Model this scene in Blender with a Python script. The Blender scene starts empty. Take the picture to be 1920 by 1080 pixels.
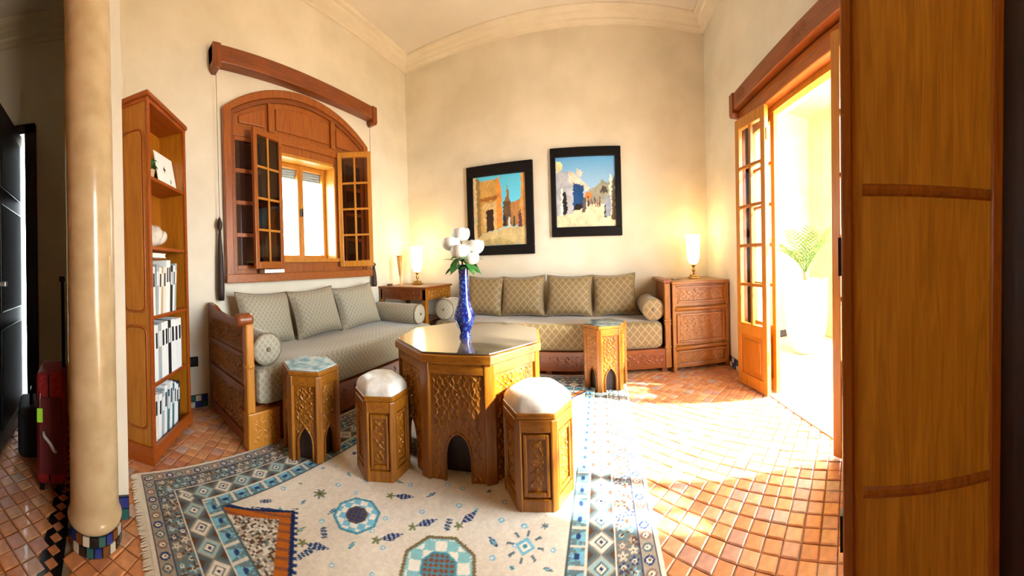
import bpy, math, random
import numpy as np
from mathutils import Vector, Matrix

# ------------------------------------------------------------------ camera, world, sun, exposure
sc = bpy.context.scene
A, F, CY = 594.0, 1126.0, 499.0          # pixels per radian, column of the back wall's foot, row of the axis (1920x1080)
CAM = Vector((0, 0, 1.1))
UP = Vector((.0248, .0167, 1)).normalized()
FW = Vector((0, 1, 0)); FW = (FW - UP * FW.dot(UP)).normalized()
RT = FW.cross(UP)
cam = bpy.data.cameras.new('camera')
cam_ob = bpy.data.objects.new('camera', cam); sc.collection.objects.link(cam_ob)
m = Matrix((RT, UP, -FW)).transposed().to_4x4(); m.translation = CAM
cam_ob.matrix_world = m
cam.type = 'PANO'; cam.panorama_type = 'CENTRAL_CYLINDRICAL'
cam.central_cylindrical_radius = 1.0
cam.central_cylindrical_range_u_min = -F / A
cam.central_cylindrical_range_u_max = (1920 - F) / A
cam.central_cylindrical_range_v_min = -(1080 - CY) / A
cam.central_cylindrical_range_v_max = CY / A
cam.clip_start = .01
sc.camera = cam_ob

world = bpy.data.worlds.new('sky'); sc.world = world; world.use_nodes = True
bg = world.node_tree.nodes['Background']
bg.inputs['Color'].default_value = (.86, .95, 1.0, 1)
bg.inputs['Strength'].default_value = 8.0

sun = bpy.data.lights.new('sun', 'SUN'); sun.energy = 16.0; sun.angle = math.radians(2.5); sun.color = (1, .97, .90)
sun_ob = bpy.data.objects.new('sun', sun); sc.collection.objects.link(sun_ob)
el = math.radians(33); hd = Vector((-1, .28, 0)).normalized()
sun_ob.rotation_euler = Vector((hd.x * math.cos(el), hd.y * math.cos(el), -math.sin(el))).to_track_quat('-Z', 'Y').to_euler()
sun_ob.location = (6, -3, 6)

vs = sc.view_settings
vs.view_transform = 'Standard'; vs.look = 'None'; vs.gamma = 1.0; vs.use_curve_mapping = False
vs.exposure = 1.78
sc.cycles.use_denoising = True
sc.cycles.max_bounces = 10; sc.cycles.diffuse_bounces = 6; sc.cycles.glossy_bounces = 4
sc.cycles.transmission_bounces = 8; sc.cycles.transparent_max_bounces = 12
sc.cycles.caustics_reflective = False; sc.cycles.caustics_refractive = False
sc.cycles.sample_clamp_indirect = 12

def portal(name, loc, rot, sx, sy):
    l = bpy.data.lights.new(name, 'AREA'); l.shape = 'RECTANGLE'; l.size = sx; l.size_y = sy
    l.cycles.is_portal = True
    o = bpy.data.objects.new(name, l); sc.collection.objects.link(o); o.location = loc; o.rotation_euler = rot
portal('sky_portal_door', (1.50, 1.72, 1.15), (math.radians(90), 0, math.radians(90)), 1.7, 2.3)
portal('sky_portal_window', (-2.78, 1.92, 1.69), (math.radians(90), 0, math.radians(-90)), .7, 1.02)

# ------------------------------------------------------------------ helpers
random.seed(7); rng = np.random.default_rng(7)
COL = sc.collection
PI = math.pi
T = Matrix.Translation
def Rz(a): return Matrix.Rotation(a, 4, 'Z')
def Rx(a): return Matrix.Rotation(a, 4, 'X')
def Ry(a): return Matrix.Rotation(a, 4, 'Y')
I4 = Matrix.Identity(4)

def pix(P):
    d = Vector(P) - CAM
    c, s = d.dot(FW), d.dot(RT)
    return F + A * math.atan2(s, c), CY - A * d.dot(UP) / max(1e-6, math.hypot(c, s))

class MB:
    """collects shapes; build() links them as one mesh object"""
    def __init__(s): s.v = []; s.f = []; s.mi = []; s.cur = 0
    def add(s, vs_, fs, M=None):
        n = len(s.v)
        if M is not None: vs_ = [tuple(M @ Vector(p)) for p in vs_]
        s.v += [tuple(p) for p in vs_]
        s.f += [tuple(i + n for i in f) for f in fs]
        s.mi += [s.cur] * len(fs)
        return s
    def bx(s, x0, x1, y0, y1, z0, z1, M=None):
        return s.add([(x0,y0,z0),(x1,y0,z0),(x1,y1,z0),(x0,y1,z0),(x0,y0,z1),(x1,y0,z1),(x1,y1,z1),(x0,y1,z1)],
                     [(3,2,1,0),(4,5,6,7),(0,1,5,4),(1,2,6,5),(2,3,7,6),(3,0,4,7)], M)
    def prism(s, poly, z0, z1, M=None, top=None):
        n = len(poly); top = top or poly
        return s.add([(x,y,z0) for x,y in poly] + [(x,y,z1) for x,y in top],
                     [tuple(range(n-1,-1,-1)), tuple(range(n,2*n))] + [(i,(i+1)%n,n+(i+1)%n,n+i) for i in range(n)], M)
    def board(s, poly, y0, y1, M=None):
        """polygon in x,z (counter-clockwise seen from -y) extruded along y"""
        n = len(poly)
        return s.add([(x,y0,z) for x,z in poly] + [(x,y1,z) for x,z in poly],
                     [tuple(range(n)), tuple(range(2*n-1,n-1,-1))] + [((i+1)%n,i,n+i,n+(i+1)%n) for i in range(n)], M)
    def lathe(s, prof, n=24, M=None, cap=True):
        vs_ = []; fs = []
        for r, z in prof:
            vs_ += [(r*math.cos(2*PI*k/n), r*math.sin(2*PI*k/n), z) for k in range(n)]
        for i in range(len(prof)-1):
            for k in range(n):
                fs.append((i*n+k, i*n+(k+1)%n, (i+1)*n+(k+1)%n, (i+1)*n+k))
        if cap:
            fs.append(tuple(range(n-1,-1,-1))); fs.append(tuple((len(prof)-1)*n+k for k in range(n)))
        return s.add(vs_, fs, M)
    def tube(s, path, r, n=8, M=None, closed=False):
        P = [Vector(p) for p in path]; R = r if hasattr(r, '__len__') else [r]*len(P)
        vs_ = []; fs = []; ref = None
        for i, p in enumerate(P):
            if closed: d = P[(i+1)%len(P)] - P[i-1]
            else: d = P[min(i+1,len(P)-1)] - P[max(i-1,0)]
            d = d.normalized()
            if ref is None: ref = Vector((0,0,1)) if abs(d.z) < .9 else Vector((1,0,0))
            a = (ref - d*ref.dot(d)).normalized(); b = d.cross(a); ref = a
            vs_ += [tuple(p + R[i]*(a*math.cos(2*PI*k/n) + b*math.sin(2*PI*k/n))) for k in range(n)]
        m_ = len(P) if closed else len(P)-1
        for i in range(m_):
            j = (i+1) % len(P)
            for k in range(n): fs.append((i*n+k, i*n+(k+1)%n, j*n+(k+1)%n, j*n+k))
        if not closed: fs += [tuple(range(n-1,-1,-1)), tuple((len(P)-1)*n+k for k in range(n))]
        return s.add(vs_, fs, M)
    def build(s, name, mat, parent=None, smooth=False, bevel=0, seg=2, loc=None, rot=None, share=None):
        me = bpy.data.meshes.new(name)
        me.from_pydata(s.v, [], s.f); me.update()
        mats = mat if isinstance(mat, (list, tuple)) else [mat]
        for q in mats: me.materials.append(q)
        if len(mats) > 1: me.polygons.foreach_set('material_index', s.mi)
        if smooth: me.polygons.foreach_set('use_smooth', [True]*len(s.f))
        box_uv(me)
        return link(name, me, parent, bevel, seg, loc, rot)

def box_uv(me):
    nl = len(me.loops)
    if nl == 0: return
    co = np.empty(len(me.vertices)*3); me.vertices.foreach_get('co', co); co = co.reshape(-1,3)
    vi = np.empty(nl, int); me.loops.foreach_get('vertex_index', vi)
    pn = np.empty(len(me.polygons)*3); me.polygons.foreach_get('normal', pn); pn = np.abs(pn.reshape(-1,3))
    lt = np.empty(len(me.polygons), int); me.polygons.foreach_get('loop_total', lt)
    ax = np.repeat(pn.argmax(1), lt); c = co[vi]
    uv = np.where((ax == 0)[:,None], c[:,[1,2]], np.where((ax == 1)[:,None], c[:,[0,2]], c[:,[0,1]]))
    l = me.uv_layers.new(name='UVMap'); l.data.foreach_set('uv', uv.astype(np.float32).ravel())

def link(name, me, parent=None, bevel=0, seg=2, loc=None, rot=None):
    o = bpy.data.objects.new(name, me); COL.objects.link(o)
    if parent is not None: o.parent = parent
    if loc is not None: o.location = loc
    if rot is not None: o.rotation_euler = rot
    if bevel:
        b = o.modifiers.new('edge', 'BEVEL'); b.width = bevel; b.segments = seg; b.limit_method = 'ANGLE'; b.angle_limit = math.radians(50)
    return o

def tag(o, label=None, cat=None, group=None, kind=None):
    if label: o['label'] = label
    if cat: o['category'] = cat
    if group: o['group'] = group
    if kind: o['kind'] = kind
    return o
def thing(name, loc, rz=0, label=None, cat=None, group=None, kind=None):
    o = bpy.data.objects.new(name, None); COL.objects.link(o)
    o.location = loc; o.rotation_euler = (0,0,rz); o.empty_display_size = .05
    return tag(o, label, cat, group, kind)
def copy_tree(o, parent=None):
    c = o.copy(); COL.objects.link(c); c.parent = parent
    for ch in [x for x in bpy.data.objects if x.parent == o]: copy_tree(ch, c)
    return c

def colored(name, me, cols):
    """per-vertex colours (flat print) on a mesh"""
    a = me.color_attributes.new('print', 'FLOAT_COLOR', 'POINT')
    a.data.foreach_set('color', np.c_[cols, np.ones(len(cols))].astype(np.float32).ravel())

def grid_mesh(name, nx, ny, fx):
    """mesh from a (ny,nx,3) array"""
    idx = np.arange(nx*ny).reshape(ny, nx)
    f = np.stack([idx[:-1,:-1], idx[:-1,1:], idx[1:,1:], idx[1:,:-1]], -1).reshape(-1,4)
    me = bpy.data.meshes.new(name); me.from_pydata(fx.reshape(-1,3).tolist(), [], f.tolist()); me.update()
    return me

# ------------------------------------------------------------------ materials
MATS = {}
def lin(c): return tuple(((v/255+.055)/1.055)**2.4 if v > 10 else v/255/12.92 for v in c)
def nodes(name):
    mt = bpy.data.materials.new(name); mt.use_nodes = True; MATS[name] = mt
    nt = mt.node_tree; return mt, nt, nt.nodes['Principled BSDF']
def N(nt, kind, **kw):
    n = nt.nodes.new(kind)
    for k, v in kw.items():
        if k in n.inputs: n.inputs[k].default_value = v
        else: setattr(n, k, v)
    return n
def plain(name, col, rough=.6, metal=0, spec=.5, coat=0, emit=None, es=0, trans=0, alpha=1):
    mt, nt, b = nodes(name)
    b.inputs['Base Color'].default_value = (*col, 1); b.inputs['Roughness'].default_value = rough
    b.inputs['Metallic'].default_value = metal; b.inputs['Specular IOR Level'].default_value = spec
    b.inputs['Coat Weight'].default_value = coat; b.inputs['Coat Roughness'].default_value = .12
    b.inputs['Transmission Weight'].default_value = trans
    if emit: b.inputs['Emission Color'].default_value = (*emit, 1); b.inputs['Emission Strength'].default_value = es
    return mt
def mottled(name, c1, c2, scale=6, rough=.7, bump=.1, detail=6, spec=.3, dist=.01, lo=.35, hi=.65, coat=0):
    mt, nt, b = nodes(name)
    tc = N(nt, 'ShaderNodeTexCoord')
    n1 = N(nt, 'ShaderNodeTexNoise'); n1.inputs['Scale'].default_value = scale; n1.inputs['Detail'].default_value = detail
    nt.links.new(tc.outputs['Object'], n1.inputs['Vector'])
    r = N(nt, 'ShaderNodeValToRGB'); r.color_ramp.elements[0].position = lo; r.color_ramp.elements[1].position = hi
    r.color_ramp.elements[0].color = (*c1,1); r.color_ramp.elements[1].color = (*c2,1)
    nt.links.new(n1.outputs['Fac'], r.inputs['Fac']); nt.links.new(r.outputs['Color'], b.inputs['Base Color'])
    b.inputs['Roughness'].default_value = rough; b.inputs['Specular IOR Level'].default_value = spec
    b.inputs['Coat Weight'].default_value = coat
    if bump:
        n2 = N(nt, 'ShaderNodeTexNoise'); n2.inputs['Scale'].default_value = scale*7; n2.inputs['Detail'].default_value = 4
        nt.links.new(tc.outputs['Object'], n2.inputs['Vector'])
        bp = N(nt, 'ShaderNodeBump'); bp.inputs['Strength'].default_value = bump; bp.inputs['Distance'].default_value = dist
        nt.links.new(n2.outputs['Fac'], bp.inputs['Height']); nt.links.new(bp.outputs['Normal'], b.inputs['Normal'])
    return mt
def wood(name, c1, c2, axis='Z', scale=5, rough=.36, coat=.15, stretch=14):
    mt, nt, b = nodes(name)
    tc = N(nt, 'ShaderNodeTexCoord'); mp = N(nt, 'ShaderNodeMapping')
    s = {'X': (1, stretch, stretch), 'Y': (stretch, 1, stretch), 'Z': (stretch, stretch, 1)}[axis]
    mp.inputs['Scale'].default_value = s
    nt.links.new(tc.outputs['Object'], mp.inputs['Vector'])
    n1 = N(nt, 'ShaderNodeTexNoise'); n1.inputs['Scale'].default_value = scale; n1.inputs['Detail'].default_value = 7; n1.inputs['Distortion'].default_value = 1.2
    nt.links.new(mp.outputs['Vector'], n1.inputs['Vector'])
    r = N(nt, 'ShaderNodeValToRGB'); r.color_ramp.elements[0].position = .3; r.color_ramp.elements[1].position = .72
    r.color_ramp.elements[0].color = (*c1,1); r.color_ramp.elements[1].color = (*c2,1)
    nt.links.new(n1.outputs['Fac'], r.inputs['Fac']); nt.links.new(r.outputs['Color'], b.inputs['Base Color'])
    b.inputs['Roughness'].default_value = rough; b.inputs['Coat Weight'].default_value = coat; b.inputs['Coat Roughness'].default_value = .2
    bp = N(nt, 'ShaderNodeBump'); bp.inputs['Strength'].default_value = .12; bp.inputs['Distance'].default_value = .004
    nt.links.new(n1.outputs['Fac'], bp.inputs['Height']); nt.links.new(bp.outputs['Normal'], b.inputs['Normal'])
    return mt
def printed(name, rough=.9, noise=.12, scale=400, spec=.1, bump=.0):
    mt, nt, b = nodes(name)
    at = N(nt, 'ShaderNodeVertexColor'); at.layer_name = 'print'
    tc = N(nt, 'ShaderNodeTexCoord'); n1 = N(nt, 'ShaderNodeTexNoise'); n1.inputs['Scale'].default_value = scale
    nt.links.new(tc.outputs['Object'], n1.inputs['Vector'])
    hs = N(nt, 'ShaderNodeHueSaturation'); mr = N(nt, 'ShaderNodeMapRange')
    mr.inputs['To Min'].default_value = 1 - noise; mr.inputs['To Max'].default_value = 1 + noise
    nt.links.new(n1.outputs['Fac'], mr.inputs['Value']); nt.links.new(mr.outputs['Result'], hs.inputs['Value'])
    nt.links.new(at.outputs['Color'], hs.inputs['Color']); nt.links.new(hs.outputs['Color'], b.inputs['Base Color'])
    b.inputs['Roughness'].default_value = rough; b.inputs['Specular IOR Level'].default_value = spec
    if bump:
        bp = N(nt, 'ShaderNodeBump'); bp.inputs['Strength'].default_value = bump; bp.inputs['Distance'].default_value = .004
        nt.links.new(n1.outputs['Fac'], bp.inputs['Height']); nt.links.new(bp.outputs['Normal'], b.inputs['Normal'])
    return mt
def fabric(name, base, line, k=17.0, w=.12):
    """diamond lattice weave, in metres on the box-mapped UV"""
    mt, nt, b = nodes(name)
    uv = N(nt, 'ShaderNodeUVMap'); sp = N(nt, 'ShaderNodeSeparateXYZ'); nt.links.new(uv.outputs['UV'], sp.inputs['Vector'])
    def mth(op, a, c=None):
        n = nt.nodes.new('ShaderNodeMath'); n.operation = op
        for i, q in enumerate((a, c)):
            if q is None: continue
            if isinstance(q, (int, float)): n.inputs[i].default_value = q
            else: nt.links.new(q, n.inputs[i])
        return n.outputs[0]
    u = sp.outputs['X']; v = mth('MULTIPLY', sp.outputs['Y'], .85)
    def lines(e):
        fr = mth('FRACT', mth('MULTIPLY', e, k)); d = mth('ABSOLUTE', mth('SUBTRACT', fr, .5))
        return mth('LESS_THAN', d, w)
    l = mth('MAXIMUM', lines(mth('ADD', u, v)), lines(mth('SUBTRACT', u, v)))
    tc = N(nt, 'ShaderNodeTexCoord'); n1 = N(nt, 'ShaderNodeTexNoise'); n1.inputs['Scale'].default_value = 60
    nt.links.new(tc.outputs['Object'], n1.inputs['Vector'])
    l2 = mth('MULTIPLY', l, mth('ADD', .35, mth('MULTIPLY', n1.outputs['Fac'], .9)))
    mx = N(nt, 'ShaderNodeMix'); mx.data_type = 'RGBA'; mx.inputs['A'].default_value = (*base,1); mx.inputs['B'].default_value = (*line,1)
    nt.links.new(l2, mx.inputs['Factor']); nt.links.new(mx.outputs['Result'], b.inputs['Base Color'])
    b.inputs['Roughness'].default_value = .62; b.inputs['Sheen Weight'].default_value = .5; b.inputs['Sheen Roughness'].default_value = .35
    b.inputs['Specular IOR Level'].default_value = .35
    return mt
def glass(name, tint=(1,1,1), rough=0.0, mirror=.10):
    """thin pane: lets light straight through and mirrors a little"""
    mt = bpy.data.materials.new(name); mt.use_nodes = True; MATS[name] = mt; nt = mt.node_tree
    for n in list(nt.nodes): nt.nodes.remove(n)
    out = nt.nodes.new('ShaderNodeOutputMaterial'); tr = nt.nodes.new('ShaderNodeBsdfTransparent'); gl = nt.nodes.new('ShaderNodeBsdfGlossy')
    tr.inputs['Color'].default_value = (*tint,1); gl.inputs['Roughness'].default_value = rough
    fr = nt.nodes.new('ShaderNodeFresnel'); ge = nt.nodes.new('ShaderNodeNewGeometry'); mr = nt.nodes.new('ShaderNodeMapRange')
    mr.inputs['To Min'].default_value = 1.5; mr.inputs['To Max'].default_value = 1/1.5       # a thin pane reflects alike from both sides
    nt.links.new(ge.outputs['Backfacing'], mr.inputs['Value']); nt.links.new(mr.outputs['Result'], fr.inputs['IOR'])
    mx = nt.nodes.new('ShaderNodeMixShader'); nt.links.new(fr.outputs[0], mx.inputs['Fac'])
    nt.links.new(tr.outputs[0], mx.inputs[1]); nt.links.new(gl.outputs[0], mx.inputs[2]); nt.links.new(mx.outputs[0], out.inputs['Surface'])
    return mt

M_plaster = mottled('wall_plaster', (.65,.600,.475), (.73,.680,.555), 2.6, .62, .10, spec=.35)
M_white = mottled('white_plaster', (.66,.62,.52), (.74,.70,.60), 3, .55, .05)
M_ceil = mottled('ceiling_plaster', (.66,.62,.54), (.71,.67,.59), 2, .7, .03)
M_corn = mottled('cornice_plaster', (.66,.60,.47), (.72,.66,.53), 4, .6, .03)
M_honey = wood('honey_carved_wood', (.18,.052,.002), (.34,.126,.006), 'Z', 4)
M_honeyx = wood('honey_rail_wood', (.18,.052,.002), (.34,.126,.006), 'X', 4)
M_carve = wood('carved_golden_wood', (.30,.105,.006), (.47,.205,.020), 'Z', 4, .3, .3)
M_red = wood('reddish_wood', (.14,.028,.002), (.25,.060,.005), 'X', 4)
M_redz = wood('reddish_upright_wood', (.14,.028,.002), (.25,.060,.005), 'Z', 4)
M_win = wood('window_wood', (.20,.043,.003), (.36,.100,.007), 'Z', 4)
M_winy = wood('window_rail_wood', (.20,.043,.003), (.36,.100,.007), 'Y', 4)
M_gold = wood('golden_pine', (.37,.135,.008), (.50,.205,.018), 'Z', 3)
M_case = wood('bookcase_pine', (.29,.094,.004), (.42,.155,.008), 'Z', 3)
M_trim = wood('bookcase_trim', (.24,.043,.003), (.36,.080,.005), 'X', 4)
M_panel = wood('oak_veneer', (.36,.145,.006), (.58,.275,.022), 'Z', 3.2, .42, .1, 18)
M_stile = wood('oak_stile', (.20,.052,.004), (.31,.090,.007), 'Z', 4, .25, .5)
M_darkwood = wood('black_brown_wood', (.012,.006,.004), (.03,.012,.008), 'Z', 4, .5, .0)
M_black = plain('black_lacquer', (.004,.003,.003), .5, spec=.2)
M_blackmet = plain('black_metal', (.008,.008,.010), .35, .6)
M_fab = fabric('lattice_fabric', (.20,.137,.060), (.33,.248,.128), 13.5, .09)
M_fabg = fabric('pale_lattice_fabric', (.27,.24,.17), (.37,.345,.27), 24, .14)
M_silk = mottled('silver_silk', (.50,.47,.40), (.78,.77,.72), 14, .35, .15, spec=.5)
M_grout = mottled('floor_grout', (.20,.15,.10), (.34,.27,.20), 30, .9, .1)
M_glass = glass('pane_glass', (.98,1,.99))
M_brass = plain('brass', (.55,.36,.10), .3, .9)
M_steel = plain('steel', (.5,.5,.5), .3, .9)
M_green = mottled('leaf_green', (.02,.12,.02), (.07,.26,.05), 30, .45, 0)
M_leaf2 = mottled('palm_green', (.02,.06,.006), (.05,.12,.015), 20, .5, 0)
M_petal = plain('white_petal', (.88,.90,.84), .6)
M_paper = plain('white_paper', (.82,.86,.86), .7)

# ------------------------------------------------------------------ room shell
XL, XR, YB = -2.50, 1.28, 3.65
ZC = 3.91                         # ceiling
ZP = 3.13                         # passage ceiling
def struct(name, mb, mat, parent=None, label=None, **kw):
    o = mb.build(name, mat, parent, **kw); o['kind'] = 'structure'
    if label: o['label'] = label
    return o

floor = MB().bx(XL-.3, XR+.25, -2.3, YB+.15, -.16, -.010).build('floor', M_grout)
tag(floor, 'square terracotta floor tiles laid on the diagonal', kind='structure')
struct('wall_back', MB().bx(XL-.25, XR+.2, YB, YB+.15, 0, ZC+.1), M_plaster, label='cream plaster wall behind the long sofa')
# left wall with the window opening (and the entrance opening in the passage)
w = MB()
WY0, WY1, WZ0, WZ1 = 1.57, 2.27, 1.18, 2.20
w.bx(XL-.25, XL, -.52, WY0, 0, ZC+.1); w.bx(XL-.25, XL, WY1, YB, 0, ZC+.1)
w.bx(XL-.25, XL, WY0, WY1, 0, WZ0); w.bx(XL-.25, XL, WY0, WY1, WZ1, ZC+.1)
w.bx(XL-.25, XL, -2.3, -.72, 0, ZC+.1); w.bx(XL-.25, XL, -.72, -.52, 2.25, ZC+.1)
struct('wall_left', w, M_plaster, label='cream plaster wall around the arched window')
w = MB()
DY0, DY1, DZ = .87, 2.57, 2.29
w.bx(XR, XR+.2, -2.3, DY0, 0, ZC+.1); w.bx(XR, XR+.2, DY1, YB, 0, ZC+.1); w.bx(XR, XR+.2, DY0, DY1, DZ, ZC+.1)
struct('wall_right', w, M_plaster, label='cream plaster wall around the terrace door')
struct('wall_passage', MB().bx(XL-.25, XR+.2, -2.4, -2.25, 0, ZC+.1), M_plaster)
struct('wall_light_block', MB().bx(-1.28, XR, -.60, -.45, 0, ZP), M_panel)  # unseen wooden wall added behind the camera to cut the fill light
struct('wall_stub', MB().bx(XL, -1.455, -.12, .10, 0, ZP+.02), M_white, label='short pale wall behind the column')
struct('wall_header', MB().bx(XL, XR, -.12, .10, ZP, ZC+.05), M_white)
struct('ceiling', MB().bx(XL-.25, XR+.2, -.12, YB+.1, ZC, ZC+.12), M_ceil, label='smooth cream ceiling')
struct('ceiling_passage', MB().bx(XL-.25, XR+.2, -2.4, -.12, ZP, ZP+.12), M_ceil)
# cornice: one moulding per wall
prof = [(0,0),(.02,0),(.028,.018),(.055,.028),(.062,.048),(.105,.066),(.118,.088),(.155,.098),(.17,.115),(.17,.135),(0,.135)]
def cornice(name, p0, p1, inward, z, label):
    d = Vector((p1[0]-p0[0], p1[1]-p0[1], 0)); L = d.length; d.normalize()
    n = Vector((*inward, 0))
    vs_ = [tuple(Vector((*p, z)) + n*o + Vector((0,0,h))) for p in (p0, p1) for o, h in prof]
    k = len(prof)
    fs = [tuple(range(k)), tuple(range(2*k-1,k-1,-1))] + [((i+1)%k, i, k+i, k+(i+1)%k) for i in range(k)]
    mb = MB().add(vs_, fs); o = struct(name, mb, M_corn, label=label)
    return o
cornice('trim_1', (XL, YB), (XR, YB), (0,-1), ZC-.13, 'stepped plaster cornice above the two pictures')
cornice('trim_2', (XL, .10), (XL, YB), (1,0), ZC-.13, 'stepped plaster cornice above the arched window')
cornice('trim_3', (XR, .10), (XR, YB), (-1,0), ZC-.13, 'stepped plaster cornice above the terrace door')
cornice('trim_4', (XL, -2.2), (XL, -.12), (1,0), ZP-.13, 'stepped plaster cornice in the dim passage')

# tiled baseboards: small glazed tiles, each one a piece
M_t = [plain('glaze_teal', (.01,.10,.10), .15, coat=.5), plain('glaze_cream', (.55,.52,.42), .2, coat=.4), plain('glaze_blue', (.01,.03,.20), .15, coat=.5),
       plain('glaze_black', (.006,.008,.010), .15, coat=.5), plain('glaze_brown', (.16,.06,.02), .2, coat=.4)]
def baseboard(name, p0, p1, nrm, label, h=.10):
    L = math.hypot(p1[0]-p0[0], p1[1]-p0[1]); a = math.atan2(p1[1]-p0[1], p1[0]-p0[0])
    o = tag(thing(name, (p0[0], p0[1], 0), a), label, kind='structure')
    MB().bx(0, L, -.012, 0, 0, h).build('backing', M_t[3], o)
    n = max(2, int(L/.05)); s = L/n
    mes = {}
    for i in range(n):
        for r in range(2):
            mt = M_t[(i + r*2) % 3]
            if mt.name not in mes:
                mes[mt.name] = MB().bx(.003-s/2, s/2-.003, -.017, -.012, .003, h/2-.003).build('tile', mt, o); q = mes[mt.name]
            else:
                q = mes[mt.name].copy(); COL.objects.link(q); q.parent = o
            q.location = (s*(i+.5), 0, h/2*r)
    return o
# local -y must point into the room: walk each wall so that the room lies on the right-hand side
baseboard('baseboard_left', (XL, .45), (XL, .83), None, 'dark glazed tile skirting between bookcase and daybed')
baseboard('baseboard_right', (XR, 3.64), (XR, 2.60), None, 'dark glazed tile skirting beside the carved chest')
baseboard('baseboard_stub', (-1.455, -.12), (-1.455, .10), None, 'glazed tile skirting on the short wall behind the column')

# ------------------------------------------------------------------ floor tiles, on the diagonal
TS = .0705
tile_cols = [(.56,.245,.105),(.62,.30,.13),(.52,.215,.10),(.60,.34,.19),(.50,.27,.20),(.50,.36,.30)]
M_tiles = [mottled('terracotta_%s' % n, tuple(v*.82 for v in c), tuple(min(1, v*1.15) for v in c), 22, .38, .25, spec=.5, dist=.004, coat=.12)
           for n, c in zip(('orange','amber','brick','sand','rose','mauve'), tile_cols)]
RX0, RX1, RY0, RY1 = -1.745, .20, .17, 3.0
def inside(x, y):
    if not (XL-.02 < x < XR+.03 and -2.2 < y < YB+.02): return False
    if RX0+.09 < x < RX1-.09 and RY0+.09 < y < RY1-.09: return False
    if -.27 < y < -.165: return False
    if y > 3.12 and x < .6: return False
    if x < -1.9 and y > .95: return False
    if x < -1.5 and -.12 < y < .06: return False
    return True
cells = []
c45 = math.cos(PI/4)
for i in range(-90, 90):
    for j in range(-90, 90):
        x = (i*c45 - j*c45)*TS; y = (i*c45 + j*c45)*TS + .02
        if inside(x, y): cells.append((x, y))
def tile_mb(s, ch=.005, z=0.0, M=None, mb=None):
    a, b_ = s/2, s/2 - ch
    mb = mb or MB()
    v = [(-a,-a,-.012),(a,-a,-.012),(a,a,-.012),(-a,a,-.012),(-a,-a,z-ch*.6),(a,-a,z-ch*.6),(a,a,z-ch*.6),(-a,a,z-ch*.6),(-b_,-b_,z),(b_,-b_,z),(b_,b_,z),(-b_,b_,z)]
    f = [(0,1,5,4),(1,2,6,5),(2,3,7,6),(3,0,4,7),(4,5,9,8),(5,6,10,9),(6,7,11,10),(7,4,8,11),(8,9,10,11)]
    return mb.add(v, f, M)
def score(c):
    x, y = pix((c[0], c[1], 0))
    r = math.hypot(*c)
    vis = 0 < x < 1577 and y < 1085 and not (RX0 < c[0] < RX1 and RY0-.03 < c[1] < RY1) and not (132 < x < 222)
    if -1.75 < c[0] < -1.0 and 0 < y and c[0] < -1.95: vis = False
    return r if vis else 100 + r
cells.sort(key=score)
tmes = []
for mt in M_tiles:
    me = bpy.data.meshes.new('tile'); q = tile_mb(TS-.004)
    me.from_pydata(q.v, [], q.f); me.update(); me.materials.append(mt); tmes.append(me)
def tile_choice(c):
    return rng.choice(6, p=[.30,.24,.18,.12,.09,.07])
for c in cells[:300]:
    o = bpy.data.objects.new('tile', tmes[tile_choice(c)]); COL.objects.link(o); o.parent = floor
    o.location = (c[0] + rng.normal(0,.0008), c[1] + rng.normal(0,.0008), rng.uniform(-.0015, .0008))
    o.rotation_euler = (rng.normal(0,.006), rng.normal(0,.006), PI/4 + rng.normal(0,.014))
rest = MB()
for c in cells[300:]:
    rest.cur = int(tile_choice(c))
    tile_mb(TS-.004, M=T((c[0], c[1], rng.uniform(-.0015,.0008))) @ Rz(PI/4 + rng.normal(0,.012)), mb=rest)
tag(rest.build('tile_field', M_tiles, floor), kind='stuff')
# mosaic strip let into the floor under the header
strip = tag(thing('trim_5', (-2.45, -.215, 0)), 'black and terracotta mosaic strip let into the passage floor', kind='structure')
MB().bx(0, 3.7, -.045, .045, -.012, -.002).build('strip_bed', M_t[3], strip)
dm = None
for k in range(60):
    if dm is None: dm = q = MB().prism([(0,-.026),(.026,0),(0,.026),(-.026,0)], -.004, .0005).build('tile', M_tiles[2], strip)
    else: q = dm.copy(); COL.objects.link(q); q.parent = strip
    q.location = (.03 + k*.06, 0, 0)

# ------------------------------------------------------------------ carved relief
def carve_h(x, z, p=.052, q=.11, seed=0):
    """interlaced ogee stems with leaves between them: height 0..1"""
    def stem(e):
        fr = np.mod(e/p, 1.0) - .5
        return np.exp(-(fr/.11)**2)
    s = np.sin(2*PI*z/q) + .35*np.sin(5.3*z/q + 7*x/p*.3)
    x = np.abs(x) + .006*np.sin(47*z)
    a = stem(x - .40*p*s); b = stem(x + .40*p*s)
    over = np.sin(2*PI*z/q*2) > 0
    w = np.where(over, np.maximum(a, .75*b), np.maximum(b, .75*a))
    cx = np.mod(x/p + .25, .5) - .25; cz = np.mod(z/q + .25, .5) - .25
    leaf = np.exp(-((cx/.10)**2 + (cz/.13)**2)) * (.75 + .25*np.cos(60*cx + 90*np.abs(cz)))
    fine = .12*np.sin(210*x + 9*np.sin(70*z))*np.sin(160*z + 4)
    return np.clip(np.maximum(w, .6*leaf) + fine, 0, 1.1)
def scallop_h(x, z):
    """fan-shaped leaf spray"""
    r = np.hypot(x, z+.02) + 1e-6; t = np.arctan2(x, z+.02)
    return np.clip(.5 + .5*np.sin(26*t + 30*r)*np.exp(-r*2), 0, 1)
CARVE_CACHE = {}
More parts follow.
